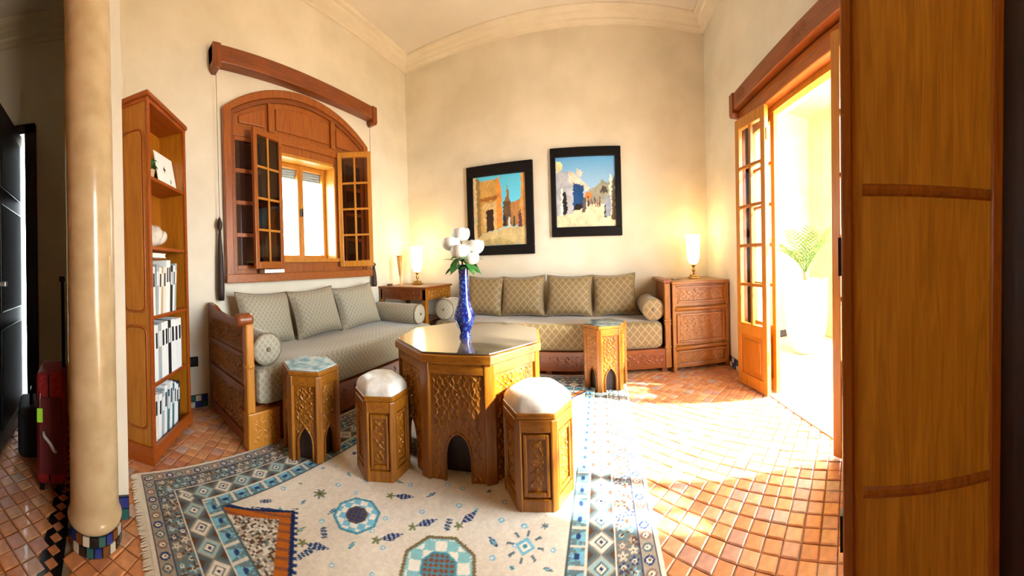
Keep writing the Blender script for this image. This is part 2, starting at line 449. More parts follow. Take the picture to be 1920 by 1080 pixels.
def carved(name, w, h, mat, parent, M, depth=.006, p=.052, q=.11, cell=.0055, cut=None, fan=False, loc=None):
    """displaced relief panel in the local x,z plane (front towards -y); cut(x,z) True leaves an opening"""
    key = (round(w,4), round(h,4), mat.name, depth, p, q, cell, cut[0] if cut else 0, fan)
    if key not in CARVE_CACHE:
        nx = max(4, int(w/cell)); nz = max(4, int(h/cell))
        xs = np.linspace(-w/2, w/2, nx); zs = np.linspace(0, h, nz)
        X, Z = np.meshgrid(xs, zs)
        Hh = carve_h(X, Z - h/2, p, q)
        if fan: Hh = np.maximum(Hh*.8, scallop_h(X, Z - h*.18))
        ed = np.minimum(np.minimum(X + w/2, w/2 - X), np.minimum(Z, h - Z))
        Hh = Hh * np.clip(ed/.012, 0, 1)
        P = np.stack([X, -depth*2.7*(Hh-.5), Z], -1)
        idx = np.arange(nx*nz).reshape(nz, nx)
        fc = np.stack([idx[:-1,:-1], idx[:-1,1:], idx[1:,1:], idx[1:,:-1]], -1).reshape(-1,4)
        if cut:
            xm = .25*(X[:-1,:-1]+X[:-1,1:]+X[1:,1:]+X[1:,:-1]).ravel(); zm = .5*(Z[:-1,:-1]+Z[1:,:-1]).ravel()
            fc = fc[~cut[1](xm, zm)]
        me = bpy.data.meshes.new(name); me.from_pydata(P.reshape(-1,3).tolist(), [], fc.tolist()); me.update()
        me.polygons.foreach_set('use_smooth', [True]*len(fc)); me.materials.append(mat)
        CARVE_CACHE[key] = me
    o = bpy.data.objects.new(name, CARVE_CACHE[key]); COL.objects.link(o); o.parent = parent
    o.matrix_local = M
    return o

# ------------------------------------------------------------------ arched window in the left wall
# local frame: x along the wall (world +Y), -y into the room (world +X), origin on the wall face at the floor
MW = Matrix(((0,-1,0,XL),(1,0,0,0),(0,0,1,0),(0,0,0,1)))
win = tag(thing('window_1', (0,0,0)), 'arched wooden window with open glazed shutters above the short daybed', kind='structure')
win.matrix_world = MW
WA, WB, ZS, ZTOP, ZB = 1.01, 2.765, 2.50, 2.80, 1.0
def arc(x0, x1, zs, zt, n=20):
    cx = (x0+x1)/2; hw = (x1-x0)/2; rise = zt - zs; R = (hw*hw + rise*rise)/(2*rise); cz = zt - R
    a0 = math.asin(hw/R)
    return [(cx + R*math.sin(a0 - 2*a0*i/n), cz + R*math.cos(a0 - 2*a0*i/n)) for i in range(n+1)]
def ring(mb, outer, inner, y0, y1):
    n = len(outer)
    vs_ = [(x,y0,z) for x,z in outer] + [(x,y0,z) for x,z in inner] + [(x,y1,z) for x,z in outer] + [(x,y1,z) for x,z in inner]
    fs = []
    for i in range(n-1):
        fs += [(i,i+1,n+i+1,n+i), (2*n+i+1,2*n+i,3*n+i,3*n+i+1), (i+1,i,2*n+i,2*n+i+1), (n+i,n+i+1,3*n+i+1,3*n+i)]
    fs += [(0,n,3*n,2*n), (n-1,2*n-1+0,0,0)][:1]
    return mb.add(vs_, fs)
# outer arched casing
o_ = [(WB,ZB+.07)] + arc(WA, WB, ZS, ZTOP) + [(WA,ZB+.07)]
i_ = [(WB-.07,ZB+.07)] + arc(WA+.07, WB-.07, ZS-.02, ZTOP-.075) + [(WA+.07,ZB+.07)]
mb = MB(); ring(mb, o_, i_, -.055, .0); mb.build('casing', M_win, win, bevel=.006)
o2 = [(WB-.07,ZB+.07)] + arc(WA+.07, WB-.07, ZS-.02, ZTOP-.075) + [(WA+.07,ZB+.07)]
i2 = [(WB-.105,ZB+.07)] + arc(WA+.105, WB-.105, ZS-.045, ZTOP-.115) + [(WA+.105,ZB+.07)]
mb = MB(); ring(mb, o2, i2, -.038, .0); mb.build('inner_moulding', M_red, win, bevel=.004)
MB().bx(WA-.01, WB+.01, -.075, 0, ZB, ZB+.075).build('sill', M_winy, win, bevel=.006)
# back board with the opening left free
mb = MB()
mb.bx(WA+.09, WY0, -.022, 0, ZB+.07, 2.30); mb.bx(WY1, WB-.09, -.022, 0, ZB+.07, 2.30); mb.bx(WY0, WY1, -.022, 0, ZB+.07, WZ0)
mb.bx(WY0, WY1, -.022, 0, WZ1, 2.30)
mb.build('back_board', M_win, win)
hd_ = [(WA+.09,2.30)] + [(WB-.09,2.30)] + arc(WA+.09, WB-.09, ZS-.03, ZTOP-.10)
MB().board(hd_, -.018, 0).build('header_board', M_win, win)
mb = MB().bx(WA+.09, WB-.09, -.040, 0, 2.27, 2.355); mb.build('transom_rail', M_winy, win, bevel=.005)
for xm in (1.485, 2.235):
    za = ZTOP-.11 - .27*((xm-(WA+WB)/2)/.8)**2
    MB().bx(xm-.03, xm+.03, -.046, 0, 2.355, za).build('header_stile', M_win, win, bevel=.005)
def zarc(x, off): 
    pts = arc(WA+off, WB-off, ZS-.045, ZTOP-.0-off, 60); return min(pts, key=lambda p: abs(p[0]-x))[1]
for x0, x1 in ((1.16,1.43),(1.54,2.18),(2.29,2.61)):
    n = 10; xs = [x0 + (x1-x0)*i/n for i in range(n+1)]
    top = [(x, max(2.42, zarc(x, .17))) for x in reversed(xs)]
    MB().board([(x0,2.39),(x1,2.39)] + top, -.034, -.016).build('header_panel', M_win, win, bevel=.014)
# side lights beside the opening: four dark panes each
M_pane_dark = plain('dark_pane', (.03,.012,.008), .06, spec=.6)
for xa, xb in ((1.12, 1.37), (2.41, 2.64)):
    mb = MB(); 
    for k in range(5): mb.bx(xa, xb, -.036, -.02, 1.13+.28*k-.018, 1.13+.28*k+.018)
    mb.bx(xa-.03, xa, -.036, -.02, 1.11, 2.27); mb.bx(xb, xb+.03, -.036, -.02, 1.11, 2.27)
    sl = mb.build('side_light', M_win, win, bevel=.003)
    for k in range(4): MB().bx(xa, xb, -.024, -.021, 1.148+.28*k, 1.392+.28*k).build('pane', M_pane_dark, sl)
# reveal and sashes
mb = MB()
mb.bx(WY0-.02, WY0+.02, -.02, .24, WZ0, WZ1); mb.bx(WY1-.02, WY1+.02, -.02, .24, WZ0, WZ1)
mb.bx(WY0, WY1, -.02, .24, WZ1-.03, WZ1+.01); mb.bx(WY0, WY1, -.06, .24, WZ0-.01, WZ0+.025)
mb.build('reveal', M_gold, win)
for xa, xb in ((WY0+.02, 1.92), (1.92, WY1-.02)):
    mb = MB(); y0, y1 = .13, .17
    mb.bx(xa, xa+.036, y0, y1, WZ0+.025, WZ1-.03); mb.bx(xb-.036, xb, y0, y1, WZ0+.025, WZ1-.03)
    mb.bx(xa+.036, xb-.036, y0, y1, WZ0+.025, WZ0+.065); mb.bx(xa+.036, xb-.036, y0, y1, WZ1-.075, WZ1-.03)
    sa = mb.build('sash', M_gold, win, bevel=.004)
    MB().bx(xa+.036, xb-.036, .148, .152, WZ0+.065, WZ1-.075).build('pane', M_glass, sa)
mb = MB()
for k in range(5): mb.bx(WY0+.02, WY1-.02, .185, .20, WZ1-.06-.026*k, WZ1-.037-.026*k)
mb.build('roller_blind', plain('blind_grey', (.25,.30,.32), .5), win)
MB().bx(1.905, 1.925, .10, .13, 1.64, 1.72).build('handle', M_blackmet, win, bevel=.004)
# glazed shutters
def shutter(hinge, ang, sgn, wdt=.35):
    g = bpy.data.objects.new('shutter', None); COL.objects.link(g); g.parent = win
    g.location = (hinge, -.06, 1.115); g.rotation_euler = (0, 0, ang)
    h = 1.20
    mb = MB(); a, b_ = (0, wdt) if sgn > 0 else (-wdt, 0)
    st = .042
    mb.bx(a, a+st, -.016, .016, 0, h); mb.bx(b_-st, b_, -.016, .016, 0, h)
    mb.bx(a+st, b_-st, -.016, .016, 0, .06); mb.bx(a+st, b_-st, -.016, .016, h-.055, h)
    mid = (a+b_)/2
    f = mb.build('shutter_frame', M_gold if sgn > 0 else M_win, g, bevel=.004)
    mb = MB(); mb.bx(mid-.010, mid+.010, -.011, .011, .06, h-.055)
    zz = [.06 + (h-.115)*k/4 for k in range(5)]
    for k in (1,2,3): mb.bx(a+st, b_-st, -.011, .011, zz[k]-.010, zz[k]+.010)
    mb.build('glazing_bar', M_gold, g, bevel=.002)
    for k in range(4):
        for xa, xb in ((a+st, mid-.010), (mid+.010, b_-st)):
            MB().bx(xa, xb, -.003, .003, zz[k]+.008, zz[k+1]-.008).build('pane', M_shut, g)
    return g
M_shut = glass('shutter_pane', (.55,.45,.40), 0, .2)
shutter(WY0-.005, math.radians(15), -1)
shutter(WY1+.005, math.radians(-48), 1)

# ------------------------------------------------------------------ wooden curtain beams
def beam(name, p0, p1, depth, z0, z1, label):
    """beam against a wall from p0 to p1, local -y into the room"""
    L = math.hypot(p1[0]-p0[0], p1[1]-p0[1]); a = math.atan2(p1[1]-p0[1], p1[0]-p0[0])
    g = thing(name, (p0[0], p0[1], z0), a, label, 'beam')
    h = z1 - z0
    MB().bx(0, L, -depth, 0, 0, h).build('board', M_red, g, bevel=.008)
    for x in (.0, L-.075):
        MB().board([(x,-.055),(x+.075,-.055),(x+.075,h),(x,h)] if False else [(x,-.03),(x+.02,-.06),(x+.055,-.06),(x+.075,-.03),(x+.075,h+.004),(x,h+.004)], -depth-.012, 0).build('end_bracket', M_redz, g, bevel=.006)
    for x in (.22, L/2, L-.22):
        carved('carved_inset', .17, h*.62, M_red, g, T((x, -depth-.001, h*.19)), .005, .04, .06, .005)
    return g
beam('window_beam', (XL, .91), (XL, 2.89), .10, 2.835, 2.985, 'long reddish wooden beam fixed above the arched window')
beam('door_beam', (XR, 2.67), (XR, .55), .10, 2.42, 2.565, 'long reddish wooden beam fixed above the terrace door')

# ------------------------------------------------------------------ folding terrace door in the right wall
door = tag(thing('door_1', (XR, 0, 0)), 'wooden folding glass door standing open to the bright terrace', kind='structure')
mb = MB()   # casing (world axes, origin on the wall face)
mb.bx(-.045, .10, DY0-.09, DY1+.03, DZ-.005, DZ+.12)
mb.build('casing_header', M_winy, door, bevel=.008)
mb = MB().bx(-.03, .10, DY1, DY1+.09, 0, DZ).bx(-.03, .10, DY0-.09, DY0, 0, DZ); mb.build('casing_jamb', M_win, door, bevel=.006)
mb = MB().bx(.03, .09, DY0, DY1, DZ-.05, DZ-.006); mb.build('track_rail', M_gold, door)
MB().bx(-.02, .2, DY0, DY1, -.015, .006).build('threshold', mottled('pale_stone', (.6,.55,.45), (.75,.7,.6), 8, .5, .05), door)
M_dglass = glass('door_pane', (.97,.97,.95), 0, .15)
def leaf(x, y, ang, wdt=.42, flip=1):
    """leaf hinged at x,y; local +x runs from hinge to the free edge"""
    g = bpy.data.objects.new('door_leaf', None); COL.objects.link(g); g.parent = door
    g.location = (x, y, .012); g.rotation_euler = (0,0,ang)
    h = DZ-.02; st = .055; y0, y1 = -.02, .02
    mb = MB(); mb.bx(0, st, y0, y1, 0, h); mb.bx(wdt-st, wdt, y0, y1, 0, h)
    mb.bx(st, wdt-st, y0, y1, 0, .10); mb.bx(st, wdt-st, y0, y1, .44, .535); mb.bx(st, wdt-st, y0, y1, h-.09, h)
    mb.build('leaf_frame', M_gold, g, bevel=.004)
    MB().bx(st-.01, wdt-st+.01, -.010, .010, .09, .45).build('bottom_panel', M_case, g, bevel=.006)
    MB().bx(st+.03, wdt-st-.03, -.016, .016, .14, .40).build('raised_field', M_case, g, bevel=.010)
    mid = wdt/2; zz = [.535 + (h-.09-.535)*k/5 for k in range(6)]
    mb = MB().bx(mid-.012, mid+.012, -.014, .014, .535, h-.09)
    for k in range(1,5): mb.bx(st, wdt-st, -.014, .014, zz[k]-.013, zz[k]+.013)
    mb.build('glazing_bar', M_case, g, bevel=.003)
    for k in range(5):
        for a, b_ in ((st, mid-.012), (mid+.012, wdt-st)):
            MB().bx(a, b_, -.003, .003, zz[k]+.010, zz[k+1]-.010).build('pane', M_dglass, g)
    for z in (.25, 1.1, 2.0): MB().lathe([(.009,z),(.009,z+.09)], 8).build('hinge', M_brass, g)
    return g
leaf(.055, DY1-.005, math.radians(-90), .425)                 # closed leaf beside the left jamb
leaf(-.035, 2.135, math.radians(100), .40)                     # folded back over it
leaf(-.03, DY0+.015, math.radians(104), .40)

# ------------------------------------------------------------------ terrace beyond the door
M_terr = mottled('terrace_plaster', (.60,.45,.19), (.66,.51,.24), 3, .7, .05)
M_terrf = mottled('terrace_floor_tile', (.62,.45,.30), (.75,.58,.42), 6, .6, .1)
tf = struct('floor_terrace', MB().bx(XR+.2, 9, -6, 7.0, -.16, -.012), M_terrf, label='sunlit terrace floor outside the door')
struct('wall_terrace', MB().bx(XR+.2, 2.95, 3.70, 3.9, 0, 3.6), M_terr, label='sunlit yellow plaster wall at the end of the terrace')
struct('pillar_terrace', MB().bx(2.87, 3.2, 2.85, 3.70, 0, 3.6), M_terr, label='sunlit yellow plaster pier on the terrace')
MB().bx(XR+.2, 2.87, 3.685, 3.70, 0, .09).build('baseboard_terrace', M_t[3])['kind'] = 'structure'
struct('shade_roof_terrace', MB().bx(XR+.2, 2.95, -1.5, 3.9, 3.1, 3.25), M_terr, label='plaster roof added to shade the terrace')  # added roof that keeps sky light off the terrace walls
pot = thing('terrace_pot', (2.24, 2.97, -.012), 0, 'tall pale clay pot with a palm on the terrace', 'pot')
pr = [(.13,0),(.17,.02),(.215,.14),(.245,.32),(.26,.52),(.262,.70),(.258,.80),(.272,.83),(.270,.86),(.245,.86),(.235,.80),(.22,.72)]
MB().lathe(pr, 36).build('pot_body', mottled('pale_clay', (.52,.40,.24), (.64,.52,.34), 9, .7, .12), pot, smooth=True)
MB().lathe([(.0,.73),(.235,.74),(.236,.76),(.0,.765)], 24, cap=False).build('soil', mottled('soil', (.04,.025,.015), (.10,.06,.03), 30, .9, .3), pot)
palm = thing('palm', (2.24, 2.97, .74), 0, 'young green palm growing in the terrace pot', 'plant')
MB().tube([(0,0,0),(.01,0,.10),(.0,.01,.20)], [.035,.032,.022], 10).build('stem', mottled('palm_bark', (.10,.06,.03), (.22,.14,.07), 40, .8, .2), palm, smooth=True)
for k in range(11):
    az = k*2.4 + .4; lean = .35 + .55*((k*7) % 11)/11; L = .52 + .16*((k*5) % 7)/7
    mb = MB(); path = []
    for i in range(13):
        t = i/12; a = .12 + lean*t*1.5
        rr = L*(t*math.sin(lean*.6 + .5*t*lean)); zz = .16 + L*t*math.cos(lean*.5 + .7*t*lean)
        path.append(Vector((rr*math.cos(az), rr*math.sin(az), zz)))
    mb.tube(path, [.006*(1-.8*i/12) for i in range(13)], 5)
    side = Vector((-math.sin(az), math.cos(az), 0))
    for i in range(3, 13):
        tdir = (path[i]-path[i-1]).normalized()
        for s in (-1, 1):
            ln = .17*math.sin(PI*min(1,(i-1)/12.5)) + .03
            tip = path[i] + (side*s*.75 + tdir*.75 + Vector((0,0,-.12))).normalized()*ln
            wv = tdir*.009; n0 = Vector((0,0,.004))
            mb.add([tuple(path[i]-wv), tuple(path[i]+wv), tuple(tip), tuple((path[i]+tip)/2 + n0 + wv)], [(0,1,3),(1,2,3),(0,3,2)])
    mb.build('frond', M_leaf2, palm)

# ------------------------------------------------------------------ near oak door leaf at the right of the picture
nd = thing('oak_door_leaf', (.59+.02, .535+.02, 0), math.radians(-48), 'tall oak veneer door leaf standing close by in the right foreground', 'door leaf')
# local +x runs along the leaf away from the terrace, -y faces the viewer
d0, d1 = -.060, .378
ph = 2.45
MB().bx(d0+.028, d1-.030, -.002, .030, .02, ph).build('veneer_panel', M_panel, nd)
for xa, xb in ((d0, d0+.030), (d1-.034, d1)):
    MB().bx(xa, xb, -.014, .034, .0, ph).build('stile', M_stile, nd, bevel=.005)
for z in (.475, 1.272, 2.05):
    mb = MB()
    pts = [(-.002,-.016),(-.010,-.010),(-.013,0),(-.010,.010),(-.002,.016)]
    vs_ = [(x,y,z+dz) for x in (d0+.055, d1-.030) for y,dz in pts]; k = len(pts)
    mb.add(vs_, [tuple(range(k-1,-1,-1)), tuple(range(k,2*k))] + [(i,(i+1),k+i+1,k+i) for i in range(k-1)])
    mb.build('moulding', M_stile, nd)
for z in (.36, 1.1, 1.9): MB().bx(d0-.008, d0, -.004, .024, z-.05, z+.05).build('hinge', M_blackmet, nd)
jb = MB().bx(.0, .24, -.02, .06, 0, ph+.3).build('dark_jamb', M_darkwood, loc=(.905, .315, 0), rot=(0,0,math.radians(-75)))
tag(jb, 'blackish brown wooden post at the far right edge', 'post')

# ------------------------------------------------------------------ column and passage
colm = tag(thing('column', (-1.358, -.052, 0)), 'smooth round cream column with a mosaic tile foot', kind='structure')
MB().lathe([(.108,.0),(.108,.085),(.0,.085)], 40, cap=False).build('foot', M_t[3], colm)
MB().lathe([(.109,.085),(.1135,.092),(.115,.105),(.111,.118),(.104,.135),(.1025,.16),(.1025,1.6),(.098,ZP-.2),(.098,ZP)], 48).build('shaft',
    mottled('polished_plaster', (.45,.345,.19), (.55,.44,.265), 9, .22, .02, coat=.35, spec=.5), colm, smooth=True)
nt_ = 22
fm = {}
for r in range(2):
    for k in range(nt_):
        mi = (k*2 + r*3) % 5; a = 2*PI*(k + .5*r)/nt_
        if mi not in fm:
            q = MB().bx(-.013, .013, -.004, .002, .002, .038).build('tile', M_t[mi], colm); fm[mi] = q
        else: q = fm[mi].copy(); COL.objects.link(q); q.parent = colm
        q.location = (.109*math.sin(a), -.109*math.cos(a), .003 + .041*r); q.rotation_euler = (0,0,a)
# entrance door: dark leaf opened into the passage
ed = tag(thing('door_2', (XL, -.62, 0)), 'black entrance door standing open in the dim passage', kind='structure')
MB().bx(-.02, .05, .01, .10, 0, 2.32).build('jamb', M_darkwood, ed, bevel=.006)
MB().bx(-.02, .05, -.12, .10, 2.24, 2.32).build('head', M_darkwood, ed, bevel=.006)
g = MB().bx(.0, .66, -.025, .02, 0, 2.20).build('door_leaf', M_blackmet, ed, bevel=.004, loc=(.045,-.03,.01))
for z0, z1 in ((.12,.75),(.85,1.55),(1.65,2.1)): MB().bx(.09, .57, .0, .028, z0, z1).build('leaf_panel', M_blackmet, g, bevel=.012)
MB().bx(.55, .60, .0, .06, 1.02, 1.05).build('handle', M_steel, g, bevel=.004)

# red suitcase and dark bag
M_redcloth = mottled('red_cloth', (.20,.008,.010), (.32,.018,.018), 60, .7, .2)
su = thing('suitcase', (-1.73, -.285, 0), math.radians(4), 'upright red cloth suitcase with raised handle behind the column', 'suitcase')
MB().bx(-.13, .13, -.075, .075, .035, .60).build('case_body', M_redcloth, su, bevel=.03, seg=4)
MB().bx(-.133, .133, -.012, -.004, .06, .595).build('zipper', M_black, su, bevel=.003)
MB().bx(.130, .142, -.06, .06, .10, .48).build('front_pocket', plain('dark_red_cloth', (.10,.006,.008), .8), su, bevel=.008)
MB().tube([(.135,-.04,.31),(.165,-.03,.30),(.172,.0,.27),(.165,.02,.23),(.135,.025,.21)], .008, 8).build('side_handle', plain('pale_grey_handle', (.5,.5,.48), .5), su, smooth=True)
mb = MB().tube([(-.06,.06,.55),(-.06,.06,1.08)], .008, 8).tube([(.0,.06,.55),(.0,.06,1.08)], .008, 8).bx(-.075,.015,.045,.075,1.06,1.09)
mb.build('pull_handle', M_black, su)
for x in (-.1, .1):
    for y in (-.05, .05): MB().lathe([(.022,-.012),(.022,.012)], 14, M=T((x,y,.022)) @ Rx(PI/2)).build('wheel', M_black, su)
MB().tube([(.134,-.05,.50),(.150,-.052,.47),(.150,-.052,.43)], .002, 6).build('tag_cord', M_steel, su)
MB().bx(.146, .152, -.068, -.038, .36, .43).build('luggage_tag', plain('lime_plastic', (.35,.75,.03), .5), su, bevel=.003)
bgb = thing('black_bag', (-2.0, -.47, 0), .2, 'low black cloth bag lying beside the red suitcase', 'bag')
MB().bx(-.14, .14, -.08, .08, 0, .30).build('bag_body', plain('black_cloth', (.008,.008,.012), .8), bgb, bevel=.04, seg=4)
MB().tube([(-.07,0,.28),(-.06,0,.36),(.06,0,.36),(.07,0,.28)], .009, 8).build('handle', M_black, bgb, smooth=True)

# ------------------------------------------------------------------ octagonal table and six-sided stands
def ngon(N_, r, rot): return [(r*math.cos(rot + 2*PI*k/N_), r*math.sin(rot + 2*PI*k/N_)) for k in range(N_)]
def face_frames(N_, r, rot):
    """for every side: matrix whose local x,z plane is the side, -y outward, origin at its foot"""
    out = []; ap = r*math.cos(PI/N_)
    for k in range(N_):
        a = rot + 2*PI*(k+.5)/N_
        out.append(T((ap*math.cos(a), ap*math.sin(a), 0)) @ Rz(a + PI/2))
    return out
def arch_pts(w, z0, z1, n=8, ogee=True):
    """right-to-left outline of an arched opening"""
    h = z1 - z0; pts = [(w/2, z0), (w/2, z0 + h*.42)]
    for i in range(1, n+1):
        t = i/n
        x = w/2*(1 - t**2.2 if ogee else math.cos(t*PI/2)); z = z0 + h*.42 + h*.58*(t**.8 if ogee else math.sin(t*PI/2))
        pts.append((x, z))
    return pts + [(-x, z) for x, z in reversed(pts[:-1])]
def stand(name, loc, rot, N_, r, h, label, cat, arch=None, arch_ogee=True, plinth=False, post=.032, top_t=.03, over=.03, relief=(.045,.085), carve_mat=None, group=None, zlo=.03):
    g = thing(name, loc, 0, label, cat, group)
    s = 2*r*math.sin(PI/N_); zt = h - top_t
    for fr in face_frames(N_, r, rot):
        pw = s - 2*post; zr = zt - .055                      # carved field between posts and below the top rail
        if arch:
            aw, ah = arch
            outline = [(s/2-.002, 0), (s/2-.002, zt), (-s/2+.002, zt), (-s/2+.002, 0)] + [(x, z) for x, z in reversed(arch_pts(aw, 0, ah, 8, arch_ogee))]
            sd = MB().board(ccw(outline), 0, .014, fr).build('side_board', M_honey, g)
            ap = arch_pts(aw+.014, 0, ah+.008, 8, arch_ogee)
            cut = ('arch%.3f%.3f' % (aw, ah), lambda x, z, aw=aw, ah=ah: in_arch(x, z, aw+.012, ah+.006, arch_ogee))
            carved('carved_panel', pw, zr, carve_mat or M_carve, sd, fr @ T((0,-.001,0)), .007, relief[0], relief[1], .0042, cut)
            MB().tube([(x,-.004,z) for x, z in ap], .005, 6, fr).build('arch_moulding', M_honey, sd, smooth=True)
        else:
            sd = MB().bx(-s/2+.002, s/2-.002, 0, .014, 0, zt, fr).build('side_board', M_honey, g)
            iw, z0, z1 = pw*.72, .085, zr - .03
            carved('carved_panel', iw, z1 - z0, carve_mat or M_carve, sd, fr @ T((0,-.001,z0)), .007, relief[0], relief[1], .0045)
            mb = MB()
            for a, b_, c, d in ((-pw/2, -iw/2, z0-.02, z1+.02), (iw/2, pw/2, z0-.02, z1+.02), (-iw/2, iw/2, z0-.02, z0), (-iw/2, iw/2, z1, z1+.02)):
                mb.bx(a, b_, -.010, 0, c, d, fr)
            mb.build('panel_moulding', M_honey, sd, bevel=.004)
        MB().bx(-s/2+.004, s/2-.004, -.012, 0, zr, zt, fr).build('top_rail', M_honeyx, g, bevel=.004)
        if plinth: MB().bx(-s/2, s/2, -.010, 0, 0, .055, fr).build('plinth_board', M_honey, g, bevel=.004)
    if arch: MB().prism(ngon(N_, r*.80, rot), .0, zt-.01).build('shade_core', M_darkwood, g)  # dark prism standing in for the shade inside the arches
    for x, y in ngon(N_, r, rot):
        k = math.hypot(x, y); ux, uy = x/k, y/k
        ang = math.atan2(uy, ux)
        MB().bx(-.022, .008, -post*.8, post*.8, 0, zt).build('post', M_honey, g, bevel=.006, loc=(x, y, 0), rot=(0,0,ang))
    MB().prism(ngon(N_, r*1.0+over*.45, rot), zt-.012, zt).prism(ngon(N_, r+over, rot), zt, h).build('top', M_honeyx, g, bevel=.008)
    return g
def ccw(p):
    a = sum(p[i][0]*p[(i+1)%len(p)][1] - p[(i+1)%len(p)][0]*p[i][1] for i in range(len(p)))
    return p if a > 0 else p[::-1]
def in_arch(x, z, w, h, ogee=True):
    t = np.clip((z/h - .42)/.58, 0, 1)
    half = np.where(z/h < .42, w/2, w/2*((1 - (t**(1/.8))**2.2) if ogee else np.sqrt(np.clip(1 - t*t, 0, 1))))
    return (np.abs(x) < half) & (z < h)

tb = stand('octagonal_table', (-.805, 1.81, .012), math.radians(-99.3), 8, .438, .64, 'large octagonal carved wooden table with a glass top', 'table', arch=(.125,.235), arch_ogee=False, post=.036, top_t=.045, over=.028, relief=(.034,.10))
M_ttop = mottled('dark_inlaid_top', (.05,.035,.02), (.22,.16,.08), 55, .25, .05)
MB().prism(ngon(8, .420, math.radians(-99.3)), .6395, .6425).build('inlaid_field', M_ttop, tb)
M_tglass = plain('table_glass', (.10,.075,.045), .035, spec=.9, coat=1.0)
MB().prism(ngon(8, .452, math.radians(-99.3)), .6425, .6505).build('glass_top', M_tglass, tb, bevel=.002)
TABLE_Z = .6625

tA = stand('hexagonal_side_table', (-1.557, 1.169, .012), math.radians(-81.5), 6, .168, .508, 'six-sided carved side table with a pale blue tiled top beside the daybed', 'side table', arch=(.075,.185), post=.026, top_t=.026, over=.012, relief=(.034,.07), group='carved six-sided stands')
MB().prism(ngon(6, .165, math.radians(-81.5)), .508, .514).build('tiled_top', mottled('blue_glaze_top', (.10,.30,.40), (.62,.74,.74), 16, .12, .02, coat=.6), tA, bevel=.002)
tD = stand('hexagonal_side_table', (.023, 2.775, .012), math.radians(-165.9), 6, .184, .545, 'six-sided carved side table with a dark top in front of the long sofa', 'side table', arch=(.085,.19), post=.028, top_t=.026, over=.012, relief=(.036,.075), group='carved six-sided stands')
MB().prism(ngon(6, .18, math.radians(-165.9)), .545, .551).build('tiled_top', mottled('dark_glaze_top', (.03,.05,.06), (.12,.16,.17), 20, .12, .02, coat=.6), tD, bevel=.002)
def dome(mb, N_, r, rot, h, z, n=10):
    """cushion that follows the polygon at its rim and bulges in the middle"""
    m_ = 48
    vs_ = []
    for i in range(n+1):
        t = i/n
        for k in range(m_):
            a = 2*PI*k/m_; b_ = ((a - rot) % (2*PI/N_)) - PI/N_
            rp = r*math.cos(PI/N_)/math.cos(b_)
            rr = (rp*(1-t**2) + r*.9*t**2) * math.cos(t*PI/2)**.75
            vs_.append((rr*math.cos(a), rr*math.sin(a), z + h*math.sin(t*PI/2)**.85))
    fs = [(i*m_+k, i*m_+(k+1)%m_, (i+1)*m_+(k+1)%m_, (i+1)*m_+k) for i in range(n) for k in range(m_)]
    return mb.add(vs_, fs)
for nm, loc, rot, r, h, lab in (('left', (-1.119,1.32,.012), -88.5, .137, .432, 'small six-sided stool with silvery cushion between side table and octagonal table'),
                                 ('right', (-.318,1.478,.012), -112, .158, .432, 'small six-sided stool with silvery cushion lit by the terrace door')):
    st = stand('hexagonal_stool', loc, math.radians(rot), 6, r, h, lab, 'stool', plinth=True, post=.022, top_t=.028, over=.012, relief=(.03,.07), group='cushioned six-sided stools')
    dome(MB(), 6, r+.006, math.radians(rot), .085, h).build('cushion', M_silk, st, smooth=True)

# ------------------------------------------------------------------ daybed along the left wall
db = thing('daybed', (XL+.03, .84, 0), 0, 'short carved wooden daybed under the arched window', 'daybed')
W_, L_ = .735, 2.09            # local x: from the wall, local y: along the wall
# end panel facing the passage: dips between a back post and a scrolled front post
zt = .80
prof_ = [(0,.02),(W_-.03,.02),(W_-.03,.76),(W_-.09,.765),(W_-.14,.79),(W_-.32,.785),(W_-.50,.80),(.14,.835),(.02,.85),(0,.84)]
MB().board(ccw(prof_), 0, .035).build('end_panel', M_redz, db, bevel=.004)
MB().lathe([(.034,-.045),(.040,-.03),(.040,.045),(.034,.06)], 20, M=T((W_-.035,.0,.80)) @ Rx(PI/2)).build('scroll', M_redz, db, smooth=False)
for z0, h_, q in ((.60,.15,.06),(.40,.15,.07),(.10,.22,.08)):
    carved('carved_panel', W_-.16, h_, M_honey, db, T((W_/2-.01,-.004,z0)), .010, .05, q, .005)
for z0 in (.565, .36, .34, .07):
    MB().bx(.03, W_-.05, -.014, 0, z0, z0+.022).build('moulding', M_red, db, bevel=.005)
MB().bx(W_-.055, W_+.0, -.01, .045, .23, .775).build('front_post', M_gold, db, bevel=.010)
MB().lathe([(.030,0),(.036,.008),(.036,.022),(.030,.03)], 18, M=T((W_-.028,.018,.50))).build('post_ring', M_gold, db, smooth=True)
MB().bx(W_-.06, W_+.012, -.015, .21, .02, .235).build('corner_block', M_gold, db, bevel=.006)
carved('carved_block', .17, .17, M_gold, db, T((W_+.013,.10,.045)) @ Rz(PI/2), .008, .045, .07, .005)
MB().bx(W_-.04, W_, .21, L_, .04, .25).build('base_front', M_red, db, bevel=.006)
for k in range(3): carved('carved_front', .56, .15, M_red, db, T((W_+.001,.53+.62*k,.07)) @ Rz(PI/2), .008, .06, .09, .007)
MB().bx(.0, W_-.04, .035, L_, .18, .25).build('slat_deck', M_red, db)
for y in (.25, L_-.06): MB().bx(W_-.10, W_-.05, y, y+.05, 0, .06).build('foot', M_redz, db, bevel=.004)

